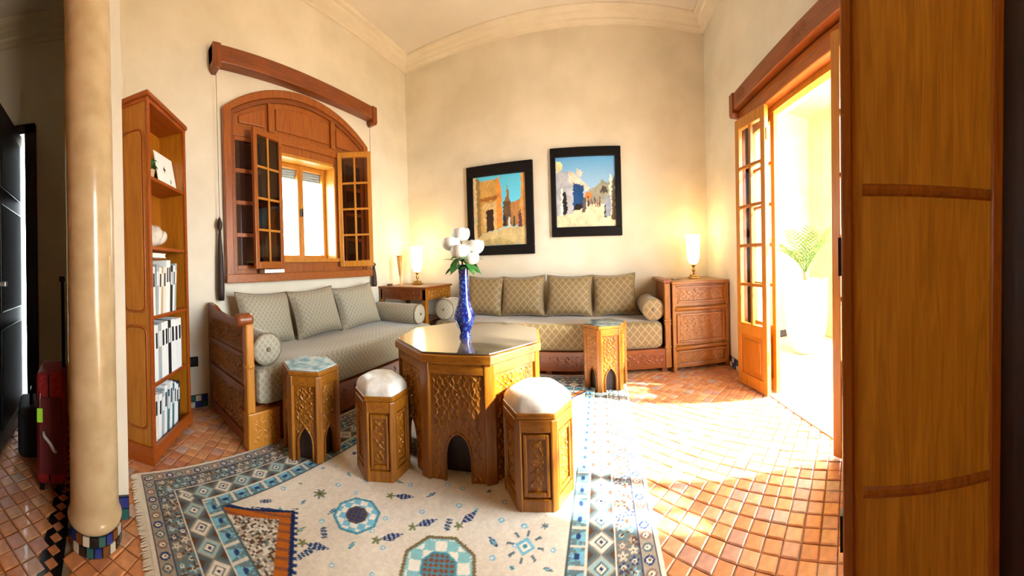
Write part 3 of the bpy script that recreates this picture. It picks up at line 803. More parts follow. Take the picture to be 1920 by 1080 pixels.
def soft_box(x0, x1, y0, y1, z0, z1, r=.05, n=5, sag=0):
    """mattress with rounded edges"""
    mb = MB()
    N1, N2, N3 = 26, 16, 8
    def pt(u, v, w_):
        cx, cy_, cz = (x0+x1)/2, (y0+y1)/2, (z0+z1)/2; hx, hy, hz = (x1-x0)/2, (y1-y0)/2, (z1-z0)/2
        p = Vector((u*hx, v*hy, w_*hz)); c = Vector((max(-hx+r,min(hx-r,p.x)), max(-hy+r,min(hy-r,p.y)), max(-hz+r,min(hz-r,p.z))))
        d = p - c
        if d.length > 1e-9: p = c + d.normalized()*min(r, d.length*1.0) if d.length > r else p
        z = cz + p.z
        if w_ > 0: z += sag*math.sin(7*u)*math.cos(5*v)*.5
        return (cx+p.x, cy_+p.y, z)
    def face(fn, na, nb):
        vs_ = []; fs = []
        for j in range(nb+1):
            for i in range(na+1):
                a = -1+2*i/na; b_ = -1+2*j/nb
                a = math.copysign(abs(a)**.6, a); b_ = math.copysign(abs(b_)**.6, b_)
                vs_.append(pt(*fn(a, b_)))
        for j in range(nb):
            for i in range(na): fs.append((j*(na+1)+i, j*(na+1)+i+1, (j+1)*(na+1)+i+1, (j+1)*(na+1)+i))
        mb.add(vs_, fs)
    face(lambda a,b_: (a,b_,1), N1, N2); face(lambda a,b_: (-a,b_,-1), N1, N2)
    face(lambda a,b_: (a,-1,b_), N1, N3); face(lambda a,b_: (-a,1,b_), N1, N3)
    face(lambda a,b_: (1,a,b_), N2, N3); face(lambda a,b_: (-1,-a,b_), N2, N3)
    return mb
def mattress(name, box, mat, label):
    o = soft_box(*box, r=.06, sag=.006).build(name, mat, smooth=True); return tag(o, label, 'mattress')
mattress('mattress', (XL+.02, XL+.775, .90, 2.925, .252, .490), M_fabg, 'pale lattice-woven mattress on the short daybed')

def cushion(w_, h_, t_, mat, loc, rot, label, group, tassel=False):
    n = 22
    u = np.linspace(-1,1,n); U_, V_ = np.meshgrid(u, u)
    th = t_/2*np.clip((1-np.abs(U_)**3.2)*(1-np.abs(V_)**3.2), 0, 1)**.55
    wob = 1 + .05*np.sin(3*U_+label.__len__())*np.cos(2.5*V_)
    x = w_/2*U_*(1 - .10*(1-V_**2)*np.abs(U_)**2); z = h_/2*V_*(1 - .10*(1-U_**2)*np.abs(V_)**2)
    z = z + h_/2 - .010*h_*0
    P1 = np.stack([x, -th*wob, z], -1).reshape(-1,3); P2 = np.stack([x, th*wob, z], -1).reshape(-1,3)
    idx = np.arange(n*n).reshape(n,n)
    f1 = np.stack([idx[:-1,:-1], idx[:-1,1:], idx[1:,1:], idx[1:,:-1]], -1).reshape(-1,4)
    mb = MB().add(P1.tolist(), f1.tolist()); mb.add(P2.tolist(), f1[:,::-1].tolist())
    g = thing('cushion', loc, 0, label, 'cushion', group); g.rotation_euler = rot
    cv = mb.build('cover', mat, g, smooth=True)
    edge = [idx[0,i] for i in range(n)] + [idx[i,-1] for i in range(1,n)] + [idx[-1,i] for i in range(n-2,-1,-1)] + [idx[i,0] for i in range(n-2,0,-1)]
    MB().tube([P1[i] for i in edge], .006, 6, closed=True).build('piping', M_pipe, cv, smooth=True)
    return g
M_pipe = plain('dark_piping', (.17,.13,.08), .7)
lab = ['pale square cushion on the daybed nearest its carved end panel', 'pale square cushion in the middle of the daybed', 'pale square cushion on the daybed nearest the corner table']
for k, (y, tw) in enumerate(((1.295,.10),(1.845,.04),(2.39,-.06))):
    cushion(.548, .44, .18, M_fabg, (XL+.245, y, .494), (math.radians(-17), math.radians((3,-3,-4)[k]), PI/2 + tw), lab[k], 'daybed cushions')
def bolster(name, p0, p1, r, mat, label, flat=.94):
    p0, p1 = Vector(p0), Vector(p1); d = p1 - p0; L = d.length
    g = thing(name, p0, 0, label, 'bolster', 'bolsters')
    g.rotation_euler = d.to_track_quat('Z', 'Y').to_euler()
    pr = [(.004,-.004),(r*.35,.004),(r*.8,.0),(r*.97,.012),(r,.04)] + [(r*(1+.012*math.sin(i)), .04+(L-.08)*i/8) for i in range(1,8)] + [(r,L-.04),(r*.97,L-.012),(r*.8,L),(r*.35,L-.004),(.004,L+.004)]
    cv = MB().lathe(pr, 28).build('cover', mat, g, smooth=True)
    for z in (.012, L-.012): MB().tube([(r*.975*math.cos(2*PI*k/24), r*.975*math.sin(2*PI*k/24), z) for k in range(24)], .006, 6, closed=True).build('piping', M_pipe, cv, smooth=True)
    for z in (-.006, L+.006): MB().lathe([(.002,z-.006),(.014,z-.004),(.016,z),(.014,z+.004),(.002,z+.006)], 12).build('button', M_pipe, cv, smooth=True)
    return g
bolster('bolster', (XL+.36, 1.000, .596), (XL+.735, 1.000, .596), .104, M_fabg, 'round bolster against the carved end of the daybed')
bolster('bolster', (XL+.12, 2.79, .595), (XL+.70, 2.79, .595), .105, M_fabg, 'round bolster on the daybed beside the corner table')

# ------------------------------------------------------------------ long sofa along the back wall
sf = thing('long_sofa', (-1.77, 3.0, 0), 0, 'long carved wooden sofa base along the back wall under the pictures', 'sofa')
SL = 2.435
MB().bx(0, SL, 0, .04, .045, .235).build('base_front', M_red, sf, bevel=.006)
MB().bx(.0, SL-.03, .04, .63, .17, .235).build('slat_deck', M_red, sf)
for k in range(4): carved('carved_front', .54, .13, M_red, sf, T((.33+.59*k,-.001,.075)), .008, .06, .09, .007)
MB().bx(SL-.035, SL, .0, .62, .045, .885).build('end_panel', M_redz, sf, bevel=.006)
MB().bx(SL-.060, SL+.0, -.012, .045, .045, .87).build('front_post', M_honey, sf, bevel=.008)
for z in (.47, .50, .24): MB().bx(SL-.066, SL+.004, -.018, .05, z, z+.018).build('post_ring', M_honey, sf, bevel=.004)
MB().bx(SL-.07, SL+.012, -.02, .63, .87, .905).build('end_cap', M_redz, sf, bevel=.006)
for x in (.05, SL/2, SL-.09): MB().bx(x, x+.05, .03, .08, 0, .05).build('foot', M_redz, sf, bevel=.004)
mattress('mattress', (-1.765, .585, 2.985, 3.63, .238, .500), M_fab, 'tan lattice-woven mattress on the long sofa')
lab = ['tan lattice cushion on the long sofa nearest the corner table', 'second tan lattice cushion from the corner table on the long sofa',
       'second tan lattice cushion from the carved chest on the long sofa', 'tan lattice cushion on the long sofa nearest the carved chest']
for k, (x, tw) in enumerate(((-1.335,.02),(-.875,-.02),(-.352,.015),(.150,-.02))):
    cushion((.455,.515,.515,.485)[k], .462, .17, M_fab, (x, 3.40, .506), (math.radians(-16), math.radians((2,-1.5,1,-2)[k]), tw), lab[k], 'long sofa cushions')
bolster('bolster', (.503, 3.03, .614), (.503, 3.56, .614), .108, M_fab, 'round tan bolster at the chest end of the long sofa')
bolster('bolster', (-1.645, 3.02, .618), (-1.645, 3.29, .618), .115, M_fabg, 'round bolster on the long sofa beside the corner table')

# ------------------------------------------------------------------ carved chest in the right corner
ch = thing('carved_chest', (.675, 2.965, 0), 0, 'carved wooden chest standing by the corner under the lit lamp', 'chest')
CW, CD, CH = .585, .66, .885
MB().bx(.008, CW-.008, .012, CD, .045, CH-.03).build('body', M_honey, ch)
MB().bx(-.006, CW+.006, -.015, CD, CH-.03, CH).build('top', M_honeyx, ch, bevel=.008)
def framed(x0, x1, z0, z1, nm, nm2):
    mb = MB()
    for a, b_, c, d in ((x0-.025,x0,z0-.02,z1+.02),(x1,x1+.025,z0-.02,z1+.02),(x0,x1,z0-.022,z0),(x0,x1,z1,z1+.022)): mb.bx(a, b_, -.004, .012, c, d)
    fo = mb.build(nm2, M_honeyx, ch, bevel=.005)
    carved(nm, x1-x0, z1-z0, M_carve, fo, T(((x0+x1)/2, .010, z0)), .009, .048, .085, .0055)
framed(.05, CW-.05, .695, .815, 'carved_frieze', 'frieze_frame')
framed(.07, CW-.07, .305, .545, 'carved_panel', 'panel_frame')
framed(.05, CW-.05, .085, .185, 'carved_band', 'band_frame')
for z in (.615, .235): MB().lathe([(.020,0),(.024,.01),(.024,CW-.06),(.020,CW-.05)], 16, M=T((.025,.004,z)) @ Ry(PI/2)).build('round_rail', M_honeyx, ch, smooth=True)
for x in (0, CW-.035): MB().bx(x, x+.035, -.006, .03, .0, CH-.03).build('corner_post', M_honey, ch, bevel=.005)
MB().bx(.0, CW, -.002, .02, .045, .075).build('plinth', M_honeyx, ch, bevel=.004)
for x in (.0, CW-.035): MB().bx(x, x+.035, CD-.05, CD-.015, 0, .05).build('foot', M_honey, ch)

# ------------------------------------------------------------------ corner table
ct = thing('corner_table', (XL+.015, 2.945, 0), 0, 'square carved corner table between daybed and long sofa', 'table')
KW, KD, KH = .67, .62, .868
MB().bx(0, KW+.005, -.015, KD, KH-.028, KH).build('top', M_red, ct, bevel=.006)
MB().bx(.02, KW-.012, .0, .02, KH-.15, KH-.028).build('front_apron', M_red, ct)
MB().bx(KW-.035, KW-.014, .02, KD-.02, KH-.15, KH-.028).build('side_apron', M_honeyx, ct)
carved('carved_apron', KW-.12, .10, M_red, ct, T((KW/2,-.001,KH-.14)), .008, .055, .09, .006)
carved('carved_apron', KD-.12, .10, M_honeyx, ct, T((KW-.013,KD/2,KH-.14)) @ Rz(PI/2), .008, .055, .09, .006)
for x in (.0, KW-.06):
    for y in (.0, KD-.07): MB().bx(x, x+.05, y, y+.05, 0, KH-.028).build('leg', M_honey, ct, bevel=.006)
MB().bx(.04, KW-.05, .03, KD-.05, .45, .47).build('shelf', M_red, ct)
MB().tube([(.05,.10,KH+.012),(.12,.11,KH+.015)], .012, 8).build('knick_knack', M_pipe).matrix_world = T((XL+.015,2.945,0))
tag(bpy.data.objects['knick_knack'], 'tiny dark object lying on the corner table', 'ornament')

# ------------------------------------------------------------------ lamps
M_shade = plain('lit_frosted_glass', (.95,.85,.6), .5, emit=(1,.74,.36), es=2.6)
def lamp(loc, label):
    g = thing('table_lamp', loc, 0, label, 'lamp', 'uplight lamps')
    MB().bx(-.05, .05, -.05, .05, 0, .022).bx(-.038, .038, -.038, .038, .022, .045).build('base', M_brass, g, bevel=.005)
    MB().lathe([(.014,.045),(.008,.06),(.014,.075),(.022,.095),(.010,.115),(.018,.135),(.030,.15),(.024,.155)], 18).build('stem', M_brass, g, smooth=True)
    MB().lathe([(.022,.152),(.048,.172),(.064,.215),(.070,.29),(.073,.38),(.078,.455),(.084,.475),(.080,.474),(.069,.38),(.066,.29),(.060,.215),(.044,.178),(.02,.16)], 30, cap=False).build('shade', M_shade, g, smooth=True)
    l = bpy.data.lights.new('lamp_glow', 'POINT'); l.energy = 1.5; l.color = (1,.66,.30); l.shadow_soft_size = .04
    lo = bpy.data.objects.new('lamp_glow', l); COL.objects.link(lo); lo.parent = g; lo.location = (0,0,.50)
    return g
lamp((1.005, 3.33, .885), 'lit frosted glass lamp on the carved chest')
lamp((-2.20, 3.36, .868), 'lit frosted glass lamp on the corner table')
fv = thing('amber_vase', (-2.29, 3.12, .868), 0, 'slim amber glass flute vase on the corner table', 'vase')
MB().lathe([(.035,0),(.035,.006),(.007,.015),(.006,.10),(.016,.13),(.030,.25),(.040,.36),(.037,.36),(.027,.25),(.012,.14),(.004,.13)], 20, cap=False).build('bowl', plain('amber_glass', (.75,.38,.10), .2, emit=None), fv, smooth=True)
MB().lathe([(.040,.355),(.043,.36),(.040,.365)], 20, cap=False).build('rim', M_brass, fv, smooth=True)
key = MB().tube([(0,0,.008),(.05,.01,.008),(.10,.0,.008)], [.010,.006,.004], 8).lathe([(.018,0),(.022,.008),(.016,.018)], 14).build('metal_trinket', M_steel, loc=(.745, 3.22, .885)); tag(key, 'small dark metal trinket on the carved chest', 'ornament')

# ------------------------------------------------------------------ blue vase with white roses
vx, vy = -.80, 1.725
va = thing('vase', (vx, vy, TABLE_Z), 0, 'tall blue patterned vase on the octagonal table', 'vase')
vp = [(.036,0),(.037,.01),(.033,.025),(.034,.04),(.047,.07),(.060,.105),(.063,.13),(.056,.16),(.042,.195),(.034,.23),(.032,.27),(.030,.33),(.029,.38),(.031,.41),(.037,.432),(.034,.434),(.026,.40),(.022,.3)]
mv, ntv, bv = nodes('blue_glaze')
tcv = N(ntv, 'ShaderNodeTexCoord'); vo = N(ntv, 'ShaderNodeTexVoronoi'); vo.inputs['Scale'].default_value = 64; vo.feature = 'F1'
ntv.links.new(tcv.outputs['Object'], vo.inputs['Vector'])
rv = N(ntv, 'ShaderNodeValToRGB'); e = rv.color_ramp.elements
e[0].position = .12; e[0].color = (.10,.30,.55,1); e[1].position = .42; e[1].color = (.008,.03,.30,1)
x_ = e.new(.75); x_.color = (.006,.012,.16,1)
ntv.links.new(vo.outputs['Distance'], rv.inputs['Fac']); ntv.links.new(rv.outputs['Color'], bv.inputs['Base Color'])
bv.inputs['Roughness'].default_value = .12; bv.inputs['Coat Weight'].default_value = .8
MB().lathe(vp, 36, cap=False).build('vase_body', mv, va, smooth=True)
MB().lathe([(.0355,.428),(.039,.433),(.0355,.438)], 24, cap=False).build('rim', plain('blue_rim', (.05,.18,.5), .15, coat=.6), va, smooth=True)
def rose(px, py, pz, r, label):
    g = thing('white_rose', (vx, vy, TABLE_Z), 0, label, 'flower', 'white roses in the blue vase')
    tip = Vector((px, py, pz)); mb = MB()
    mb.tube([(px*.12,py*.12,.28),(px*.2,py*.2,.40),(px*.6,py*.6,.40+(pz-.40)*.6), tuple(tip - Vector((0,0,r*.7)))], .0035, 6).build('stem', M_green, g, smooth=True)
    mb = MB()
    for ring_, (cnt, rr, op, hh) in enumerate(((3,.50,.15,.95),(5,.78,.5,.85),(6,1.0,1.2,.65))):
        for k in range(cnt):
            a = 2*PI*k/cnt + ring_*.6; n = 5; vs_ = []
            for j in range(n+1):
                t = j/n
                for i in range(n+1):
                    s_ = -1 + 2*i/n
                    la = math.radians(-75 + (75 + (68, 52, 34)[ring_])*t)
                    ang = a + s_*(1.0 - .15*t)*(2.6/cnt)*1.6
                    rad = rr*r*math.cos(la)*(1 + .05*op*t**6) + .002; zz = r*(.25*(1-rr) + rr*.95*math.sin(la)) - abs(s_)**3*r*.10*t
                    vs_.append((px + rad*math.cos(ang), py + rad*math.sin(ang), pz + zz))
            mb.add(vs_, [(j*(n+1)+i, j*(n+1)+i+1, (j+1)*(n+1)+i+1, (j+1)*(n+1)+i) for j in range(n) for i in range(n)])
    mb.lathe([(.001,-.7*r),(.3*r,-.3*r),(.34*r,.25*r),(.22*r,.5*r),(.001,.55*r)], 12, M=T((px,py,pz)))
    mb.build('bloom', M_petal, g, smooth=True)
    for k in range(5):
        a = math.atan2(py, px) + (k-2)*.9 + .3; b_ = Vector((px*.55, py*.55, .42 + .018*k))
        d = Vector((math.cos(a), math.sin(a), (.3,-.3,.5,-.6,.1)[k])).normalized(); sdd = d.cross(Vector((0,0,1))).normalized()
        Lf = .085 + .008*k; vs_ = []; fs = []
        for i in range(7):
            t = i/6; wv = .021*math.sin(PI*t)**.8
            c = b_ + d*Lf*t + Vector((0,0,-.035*t*t))
            vs_ += [tuple(c - sdd*wv), tuple(c + Vector((0,0,.004*math.sin(PI*t)))), tuple(c + sdd*wv)]
            if i: j = 3*i; fs += [(j-3,j-2,j+1,j),(j-2,j-1,j+2,j+1)]
        MB().add(vs_, fs).build('leaf', M_green, g, smooth=True)
rose(-.012, .01, .625, .052, 'white rose standing highest in the blue vase')
rose(-.062, -.03, .570, .052, 'white rose leaning farthest towards the window')
rose(.004, -.04, .520, .056, 'white rose at the front centre of the blue vase')
rose(.072, .02, .548, .054, 'white rose leaning towards the terrace door')
rose(.060, -.01, .478, .045, 'lowest white rose over the vase rim')

# ------------------------------------------------------------------ two framed street pictures
def poly_mask(X, Z, pts):
    m_ = np.zeros(X.shape, bool); n = len(pts); j = n-1
    for i in range(n):
        xi, zi = pts[i]; xj, zj = pts[j]
        if zi != zj: m_ ^= ((zi > Z) != (zj > Z)) & (X < (xj-xi)*(Z-zi)/(zj-zi) + xi)
        j = i
    return m_
def smooth_noise(shape, sc_, seed):
    r = np.random.default_rng(seed); h, w_ = shape; g = r.random((sc_+2, sc_+2))
    yy = np.linspace(0, sc_, h); xx = np.linspace(0, sc_, w_); yi = yy.astype(int); xi = xx.astype(int); fy = (yy-yi)[:,None]; fx = (xx-xi)[None]
    return (g[yi][:,xi]*(1-fy)*(1-fx) + g[yi+1][:,xi]*fy*(1-fx) + g[yi][:,xi+1]*(1-fy)*fx + g[yi+1][:,xi+1]*fy*fx)
def picture_a(U_, V_):
    C_ = np.zeros(U_.shape + (3,)); n = smooth_noise(U_.shape, 14, 3); n2 = smooth_noise(U_.shape, 40, 4)
    C_[:] = np.array(lin((90,190,225)))[None,None]*(1 + .5*(1-V_[...,None]))
    def p(pts, c, k=.35):
        m_ = poly_mask(U_, V_, pts); C_[m_] = (np.array(lin(c))[None]*(1-k+2*k*n[m_][:,None]*.6+k*.8*n2[m_][:,None]))
    p([(0,0),(1,0),(1,.26),(.62,.25),(.15,.17),(0,.12)], (196,178,128))
    p([(.10,.16),(.50,.24),(.50,.92),(.45,.95),(.12,.93)], (190,150,80))
    p([(.43,.24),(.56,.25),(.55,.82),(.50,.97),(.45,.95)], (214,140,60))
    p([(.0,.1),(.07,.12),(.06,1),(0,1)], (226,196,140)); p([(.07,.12),(.14,.15),(.13,.95),(.06,1)], (140,116,72))
    p([(.14,.63),(.48,.66),(.48,.72),(.14,.69)], (150,96,36))
    p([(.19,.20),(.45,.24),(.44,.62),(.18,.60)], (206,176,120))
    p([(.25,.20),(.39,.22),(.39,.52),(.25,.51)], (52,26,12), .1)
    p([(.56,.26),(.72,.27),(.72,.62),(.68,.72),(.58,.62)], (96,72,46)); p([(.62,.62),(.66,.86),(.70,.62)], (150,96,50))
    p([(.72,.27),(.90,.26),(.90,.64),(.72,.60)], (170,120,70)); p([(.86,.24),(1,.26),(1,1),(.93,1),(.90,.66)], (206,152,84))
    p([(.66,.25),(.71,.25),(.705,.40),(.67,.40)], (210,210,200), .1); p([(.86,.25),(.92,.25),(.91,.48),(.87,.48)], (88,50,60), .2)
    p([(.58,.26),(.62,.26),(.62,.42),(.58,.42)], (30,26,36), .1); p([(.76,.26),(.80,.26),(.80,.40),(.77,.40)], (60,70,52), .1)
    p([(.0,.0),(.9,.0),(.55,.10),(0,.07)], (176,160,108))
    return C_
def picture_b(U_, V_):
    C_ = np.zeros(U_.shape + (3,)); n = smooth_noise(U_.shape, 14, 5); n2 = smooth_noise(U_.shape, 40, 6)
    t = V_[...,None]; C_[:] = np.array(lin((196,216,226)))*(1-t) + np.array(lin((96,168,222)))*t
    def p(pts, c, k=.35):
        m_ = poly_mask(U_, V_, pts); C_[m_] = (np.array(lin(c))[None]*(1-k+2*k*n[m_][:,None]*.6+k*.8*n2[m_][:,None]))
    p([(0,0),(1,0),(1,.24),(.6,.36),(.2,.20),(0,.16)], (222,208,172))
    p([(.45,.32),(1,.32),(1,.66),(.86,.62),(.78,.66),(.66,.56),(.55,.52)], (150,150,132))
    p([(0,.16),(.28,.20),(.30,.66),(.22,.78),(.10,.80),(0,.88)], (176,182,192)); p([(.0,.78),(.12,.84),(.10,.92),(0,.96)], (226,214,160))
    p([(.24,.62),(.52,.50),(.58,.55),(.30,.78),(.20,.82)], (214,204,186)); p([(.34,.76),(.42,.70),(.46,.78),(.36,.84)], (206,200,186))
    p([(.28,.24),(.46,.28),(.46,.58),(.29,.64)], (24,74,128), .4); p([(.29,.24),(.44,.26),(.44,.34),(.29,.32)], (28,22,26), .2)
    p([(.11,.18),(.18,.20),(.18,.46),(.14,.52),(.11,.46)], (36,34,34), .1); p([(.08,.16),(.11,.17),(.11,.56),(.08,.56)], (236,236,232), .1)
    p([(.48,.40),(.60,.40),(.61,.46),(.55,.50),(.48,.48)], (212,130,64), .2); p([(.44,.20),(.50,.22),(.50,.42),(.45,.42)], (90,80,78))
    p([(.74,.48),(.86,.48),(.86,.56),(.78,.58)], (70,66,58)); p([(.90,.30),(.93,.30),(.94,.74),(.90,.74)], (228,222,206), .1); p([(.94,.2),(1,.2),(1,.74),(.95,.68)], (92,88,76))
    p([(.82,.12),(.92,.14),(.91,.44),(.83,.42)], (136,148,168)); p([(.93,.10),(1,.08),(1,.40),(.94,.42)], (84,66,40)); p([(.80,.12),(.83,.12),(.83,.3),(.81,.3)], (50,44,40), .1)
    for x, h_, c in ((.54,.16,(70,50,50)),(.60,.12,(130,60,60)),(.65,.13,(60,60,70)),(.69,.12,(150,110,90)),(.73,.14,(90,70,60)),(.51,.12,(200,200,196))):
        p([(x-.012,.28),(x+.014,.28),(x+.01,.28+h_),(x-.008,.28+h_)], c, .2)
    return C_
M_paint = printed('oil_paint', .45, .10, 90, .4)
def picture(x0, x1, z0, z1, ix0, ix1, iz0, iz1, fn, label, tilt=0):
    g = thing('framed_picture', ((x0+x1)/2, YB, z0), 0, label, 'picture', 'framed street pictures')
    cx = (x0+x1)/2; a, b_ = x0-cx, x1-cx; c, d = ix0-cx, ix1-cx; h_ = z1-z0; e_, f_ = iz0-z0, iz1-z0
    for nm, bx_ in (('frame_rail', (a,b_,0,e_)), ('frame_rail', (a,b_,f_,h_)), ('frame_stile', (a,c,e_,f_)), ('frame_stile', (d,b_,e_,f_))):
        MB().bx(bx_[0], bx_[1], -.045, -.006, bx_[2], bx_[3]).build(nm, M_black, g, bevel=.008)
    MB().bx(a+.01, b_-.01, -.008, 0, .01, h_-.01).build('backing', M_black, g)
    nx, nz = 120, 140
    X, Z = np.meshgrid(np.linspace(c, d, nx), np.linspace(e_, f_, nz)); P = np.stack([X, np.full_like(X, -.018), Z], -1)
    me = grid_mesh('painting', nx, nz, P); j1 = smooth_noise(X.shape, 45, 21)-.5; j2 = smooth_noise(X.shape, 45, 22)-.5; cl = fn((X-c)/(d-c) + .035*j1, (Z-e_)/(f_-e_) + .03*j2); colored('p', me, cl.reshape(-1,3)); me.materials.append(M_paint)
    link('painting', me, g)
    return g
picture(-1.595, -.757, 1.205, 2.300, -1.515, -.853, 1.320, 2.165, picture_a, 'black framed picture of an ochre doorway in a lane, behind the roses')
picture(-.550, .258, 1.385, 2.402, -.490, .190, 1.495, 2.296, picture_b, 'black framed picture of a pale market street under a blue sky')

# ------------------------------------------------------------------ bookcase across the corner
BX = (-2.087, .356, 0)
bc = thing('bookcase', BX, math.radians(140.4), 'tall narrow pine bookcase standing across the corner beside the column', 'bookcase')
hw, hd2 = .262, .105
for x in (-hw, hw-.022): MB().bx(x, x+.022, -hd2, hd2, .06, 2.12).build('side_panel', M_case, bc)
MB().bx(-hw+.02, hw-.02, hd2-.012, hd2, .06, 2.12).build('back_panel', M_case, bc)
SH = [.075, .448, .845, 1.262, 1.682]
for z in SH: MB().bx(-hw+.02, hw-.02, -hd2+.004, hd2-.01, z-.022, z).build('shelf', M_trim, bc, bevel=.003)
MB().bx(-hw-.018, hw+.018, -hd2-.02, hd2+.004, 2.14, 2.17).bx(-hw-.008, hw+.008, -hd2-.01, hd2, 2.115, 2.14).build('crown', M_trim, bc, bevel=.006)
for x in (-hw-.004, hw-.026): MB().bx(x, x+.030, -hd2-.008, -hd2+.008, .08, 2.118).build('face_stile', M_trim, bc, bevel=.004)
# scalloped plinth
n = 40; sc_ = [(-hw-.012 + (2*hw+.024)*i/n, .012 + .022*abs(math.sin(i/n*PI*5))*(1 if 4 < i < n-4 else 0)) for i in range(n+1)]
MB().board(ccw(sc_ + [(hw+.012,.105),(-hw-.012,.105)]), -hd2-.016, -hd2+.002).build('plinth', M_trim, bc)
MB().bx(-hw-.014, -hw+.004, -hd2-.014, hd2, .0, .10).build('plinth_side', M_trim, bc, bevel=.003)
MB().bx(hw-.004, hw+.014, -hd2-.014, hd2, .0, .10).build('plinth_side', M_trim, bc, bevel=.003)
# raised fields with rounded corners on the visible side
MS = T((-hw,0,0)) @ Rz(-PI/2)
def rounded(w_, z0, z1, r=.035):
    pts = []
    for cx, cz, a0 in ((w_/2-r,z0+r,-PI/2),(w_/2-r,z1-r,0),(-w_/2+r,z1-r,PI/2),(-w_/2+r,z0+r,PI)):
        pts += [(cx + r*math.cos(a0 + PI/2*i/5), cz + r*math.sin(a0 + PI/2*i/5)) for i in range(6)]
    return pts
for z0, z1 in ((.20,.78),(.88,1.95)):
    rf = MB().board(rounded(.135, z0, z1), -.008, .0, MS).build('raised_field', M_case, bc, bevel=.006)
    q = rounded(.152, z0-.008, z1+.008, .042); MB().tube([(x,-.003,z) for x, z in q], .006, 6, MS, closed=True).build('field_moulding', M_trim, rf, smooth=True)
# books: each one a thing of its own, set in the bookcase's frame
BM = T(BX) @ Rz(math.radians(140.4))
cov = {'white': (.80,.86,.88), 'ivory': (.74,.74,.66), 'black': (.015,.015,.02), 'grey': (.36,.42,.46), 'teal': (.06,.16,.20), 'tan': (.52,.40,.25), 'red': (.36,.04,.03)}
M_cov = {k: plain('cover_' + k, v, .5) for k, v in cov.items()}
def book(x, w_, d, h_, z, col, lean, label, group):
    g = thing('book', (0,0,0), 0, label, 'book', group)
    g.matrix_world = BM @ T((x, -hd2+.016, z)) @ Ry(lean)
    cv = MB().bx(0, w_*.10, 0, d, 0, h_).bx(w_*.90, w_, 0, d, 0, h_).bx(w_*.10, w_*.90, 0, .003, 0, h_).build('cover', M_cov[col], g, bevel=.001)
    MB().bx(w_*.10, w_*.90, .003, d-.004, .004, h_-.006).build('page_block', M_paper, g)
    if w_ > .02:
        MB().bx(w_*.22, w_*.78, -.0008, .0, h_*.58, h_*.86).build('spine_label', M_cov['black' if col in ('white','ivory') else 'white'], cv)
    return g
word = {'white': 'white', 'ivory': 'ivory', 'black': 'black', 'grey': 'grey', 'teal': 'dark teal', 'tan': 'tan', 'red': 'dark red'}
rows = [(SH[2], 'third', ['black','white','grey','white','tan','ivory','white','white','black','white','grey'], (.022,.034), (.29,.34), .10),
        (SH[1], 'second', ['white','white','grey','white','white','black','white','white','white'], (.036,.050), (.335,.345), .0),
        (SH[0], 'bottom', ['white','ivory','white','grey','white','teal','white','teal','white','white','black'], (.024,.036), (.27,.32), .07)]
ordn = ['first','second','third','fourth','fifth','sixth','seventh','eighth','ninth','tenth','eleventh','twelfth']
for z, nm, cols_, wr, hr, lean in rows:
    x = -hw + .030
    for i, c in enumerate(cols_):
        w_ = random.uniform(*wr); h_ = random.uniform(*hr)
        if x + w_ > hw - .045: break
        book(x, w_, .17, h_, z, c, lean*(.6+.4*random.random()) if i > 1 else 0, '%s upright book, %s from the column on the %s shelf up' % (word[c], ordn[i], nm if nm != 'bottom' else 'lowest'), 'books on the %s shelf' % nm)
        x += w_ + .003 + (abs(lean)*.0 if i else 0)
fbk = thing('book', (0,0,0), 0, 'pale book lying flat on the upright books under the middle shelf', 'book'); fbk.matrix_world = BM @ T((-hw+.04, -hd2+.02, SH[2]+.35))
MB().bx(0, .20, 0, .15, 0, .006).bx(0, .20, 0, .15, .022, .028).build('cover', M_cov['white'], fbk); MB().bx(.004, .196, .004, .146, .006, .022).build('page_block', M_paper, fbk)
# ornaments on the upper shelves
cd = thing('picture_card', (0,0,0), 0, 'white card with a small black star drawing on the top shelf', 'card'); cd.matrix_world = BM @ T((.095, -.055, SH[4])) @ Rx(math.radians(-10))
MB().bx(-.125, .135, 0, .008, 0, .24).build('card_board', M_paper, cd, bevel=.002)
star = [( (.022 if i % 2 == 0 else .009)*math.sin(PI*i/4) - .015, .13 + (.026 if i % 2 == 0 else .009)*math.cos(PI*i/4)) for i in range(8)]
MB().board(ccw(star), -.0012, 0).build('star_print', M_black, cd)
MB().board(ccw([(.05,.04),(.062,.045),(.066,.07),(.055,.075)]), -.0012, 0).build('small_print', M_cov['teal'], cd)
pl = thing('shelf_plant', (0,0,0), 0, 'small green trailing plant in a pot on the top shelf', 'plant'); pl.matrix_world = BM @ T((-.13, -.03, SH[4]))
MB().lathe([(.030,0),(.042,.06),(.045,.065),(.038,.066)], 18).build('pot', M_cov['tan'], pl, smooth=True)
for k in range(16):
    a = k*2.4; L = .05 + .03*random.random(); mb = MB(); vs_ = []; fs = []
    for i in range(6):
        t = i/5; wv = .014*math.sin(PI*t); r_ = .01 + L*t; z_ = .065 + .05*math.sin(t*2.2) * (1 if k % 2 else 1.6) - .02*t
        c = Vector((r_*math.cos(a), r_*math.sin(a)*.7, z_)); s_ = Vector((-math.sin(a), math.cos(a), 0))
        vs_ += [tuple(c-s_*wv), tuple(c+s_*wv)]
        if i: fs.append((2*i-2, 2*i-1, 2*i+1, 2*i))
    mb.add(vs_, fs).build('leaf', M_green, pl)
shl = thing('sea_shell', (0,0,0), 0, 'large white spiral shell on the second shelf from the top', 'shell'); shl.matrix_world = BM @ T((-.06, -.02, SH[3]+.078)) @ Rx(math.radians(-8)) @ Matrix.Scale(1.45, 4)
pts_ = []; mb = MB(); n = 40
prs = []
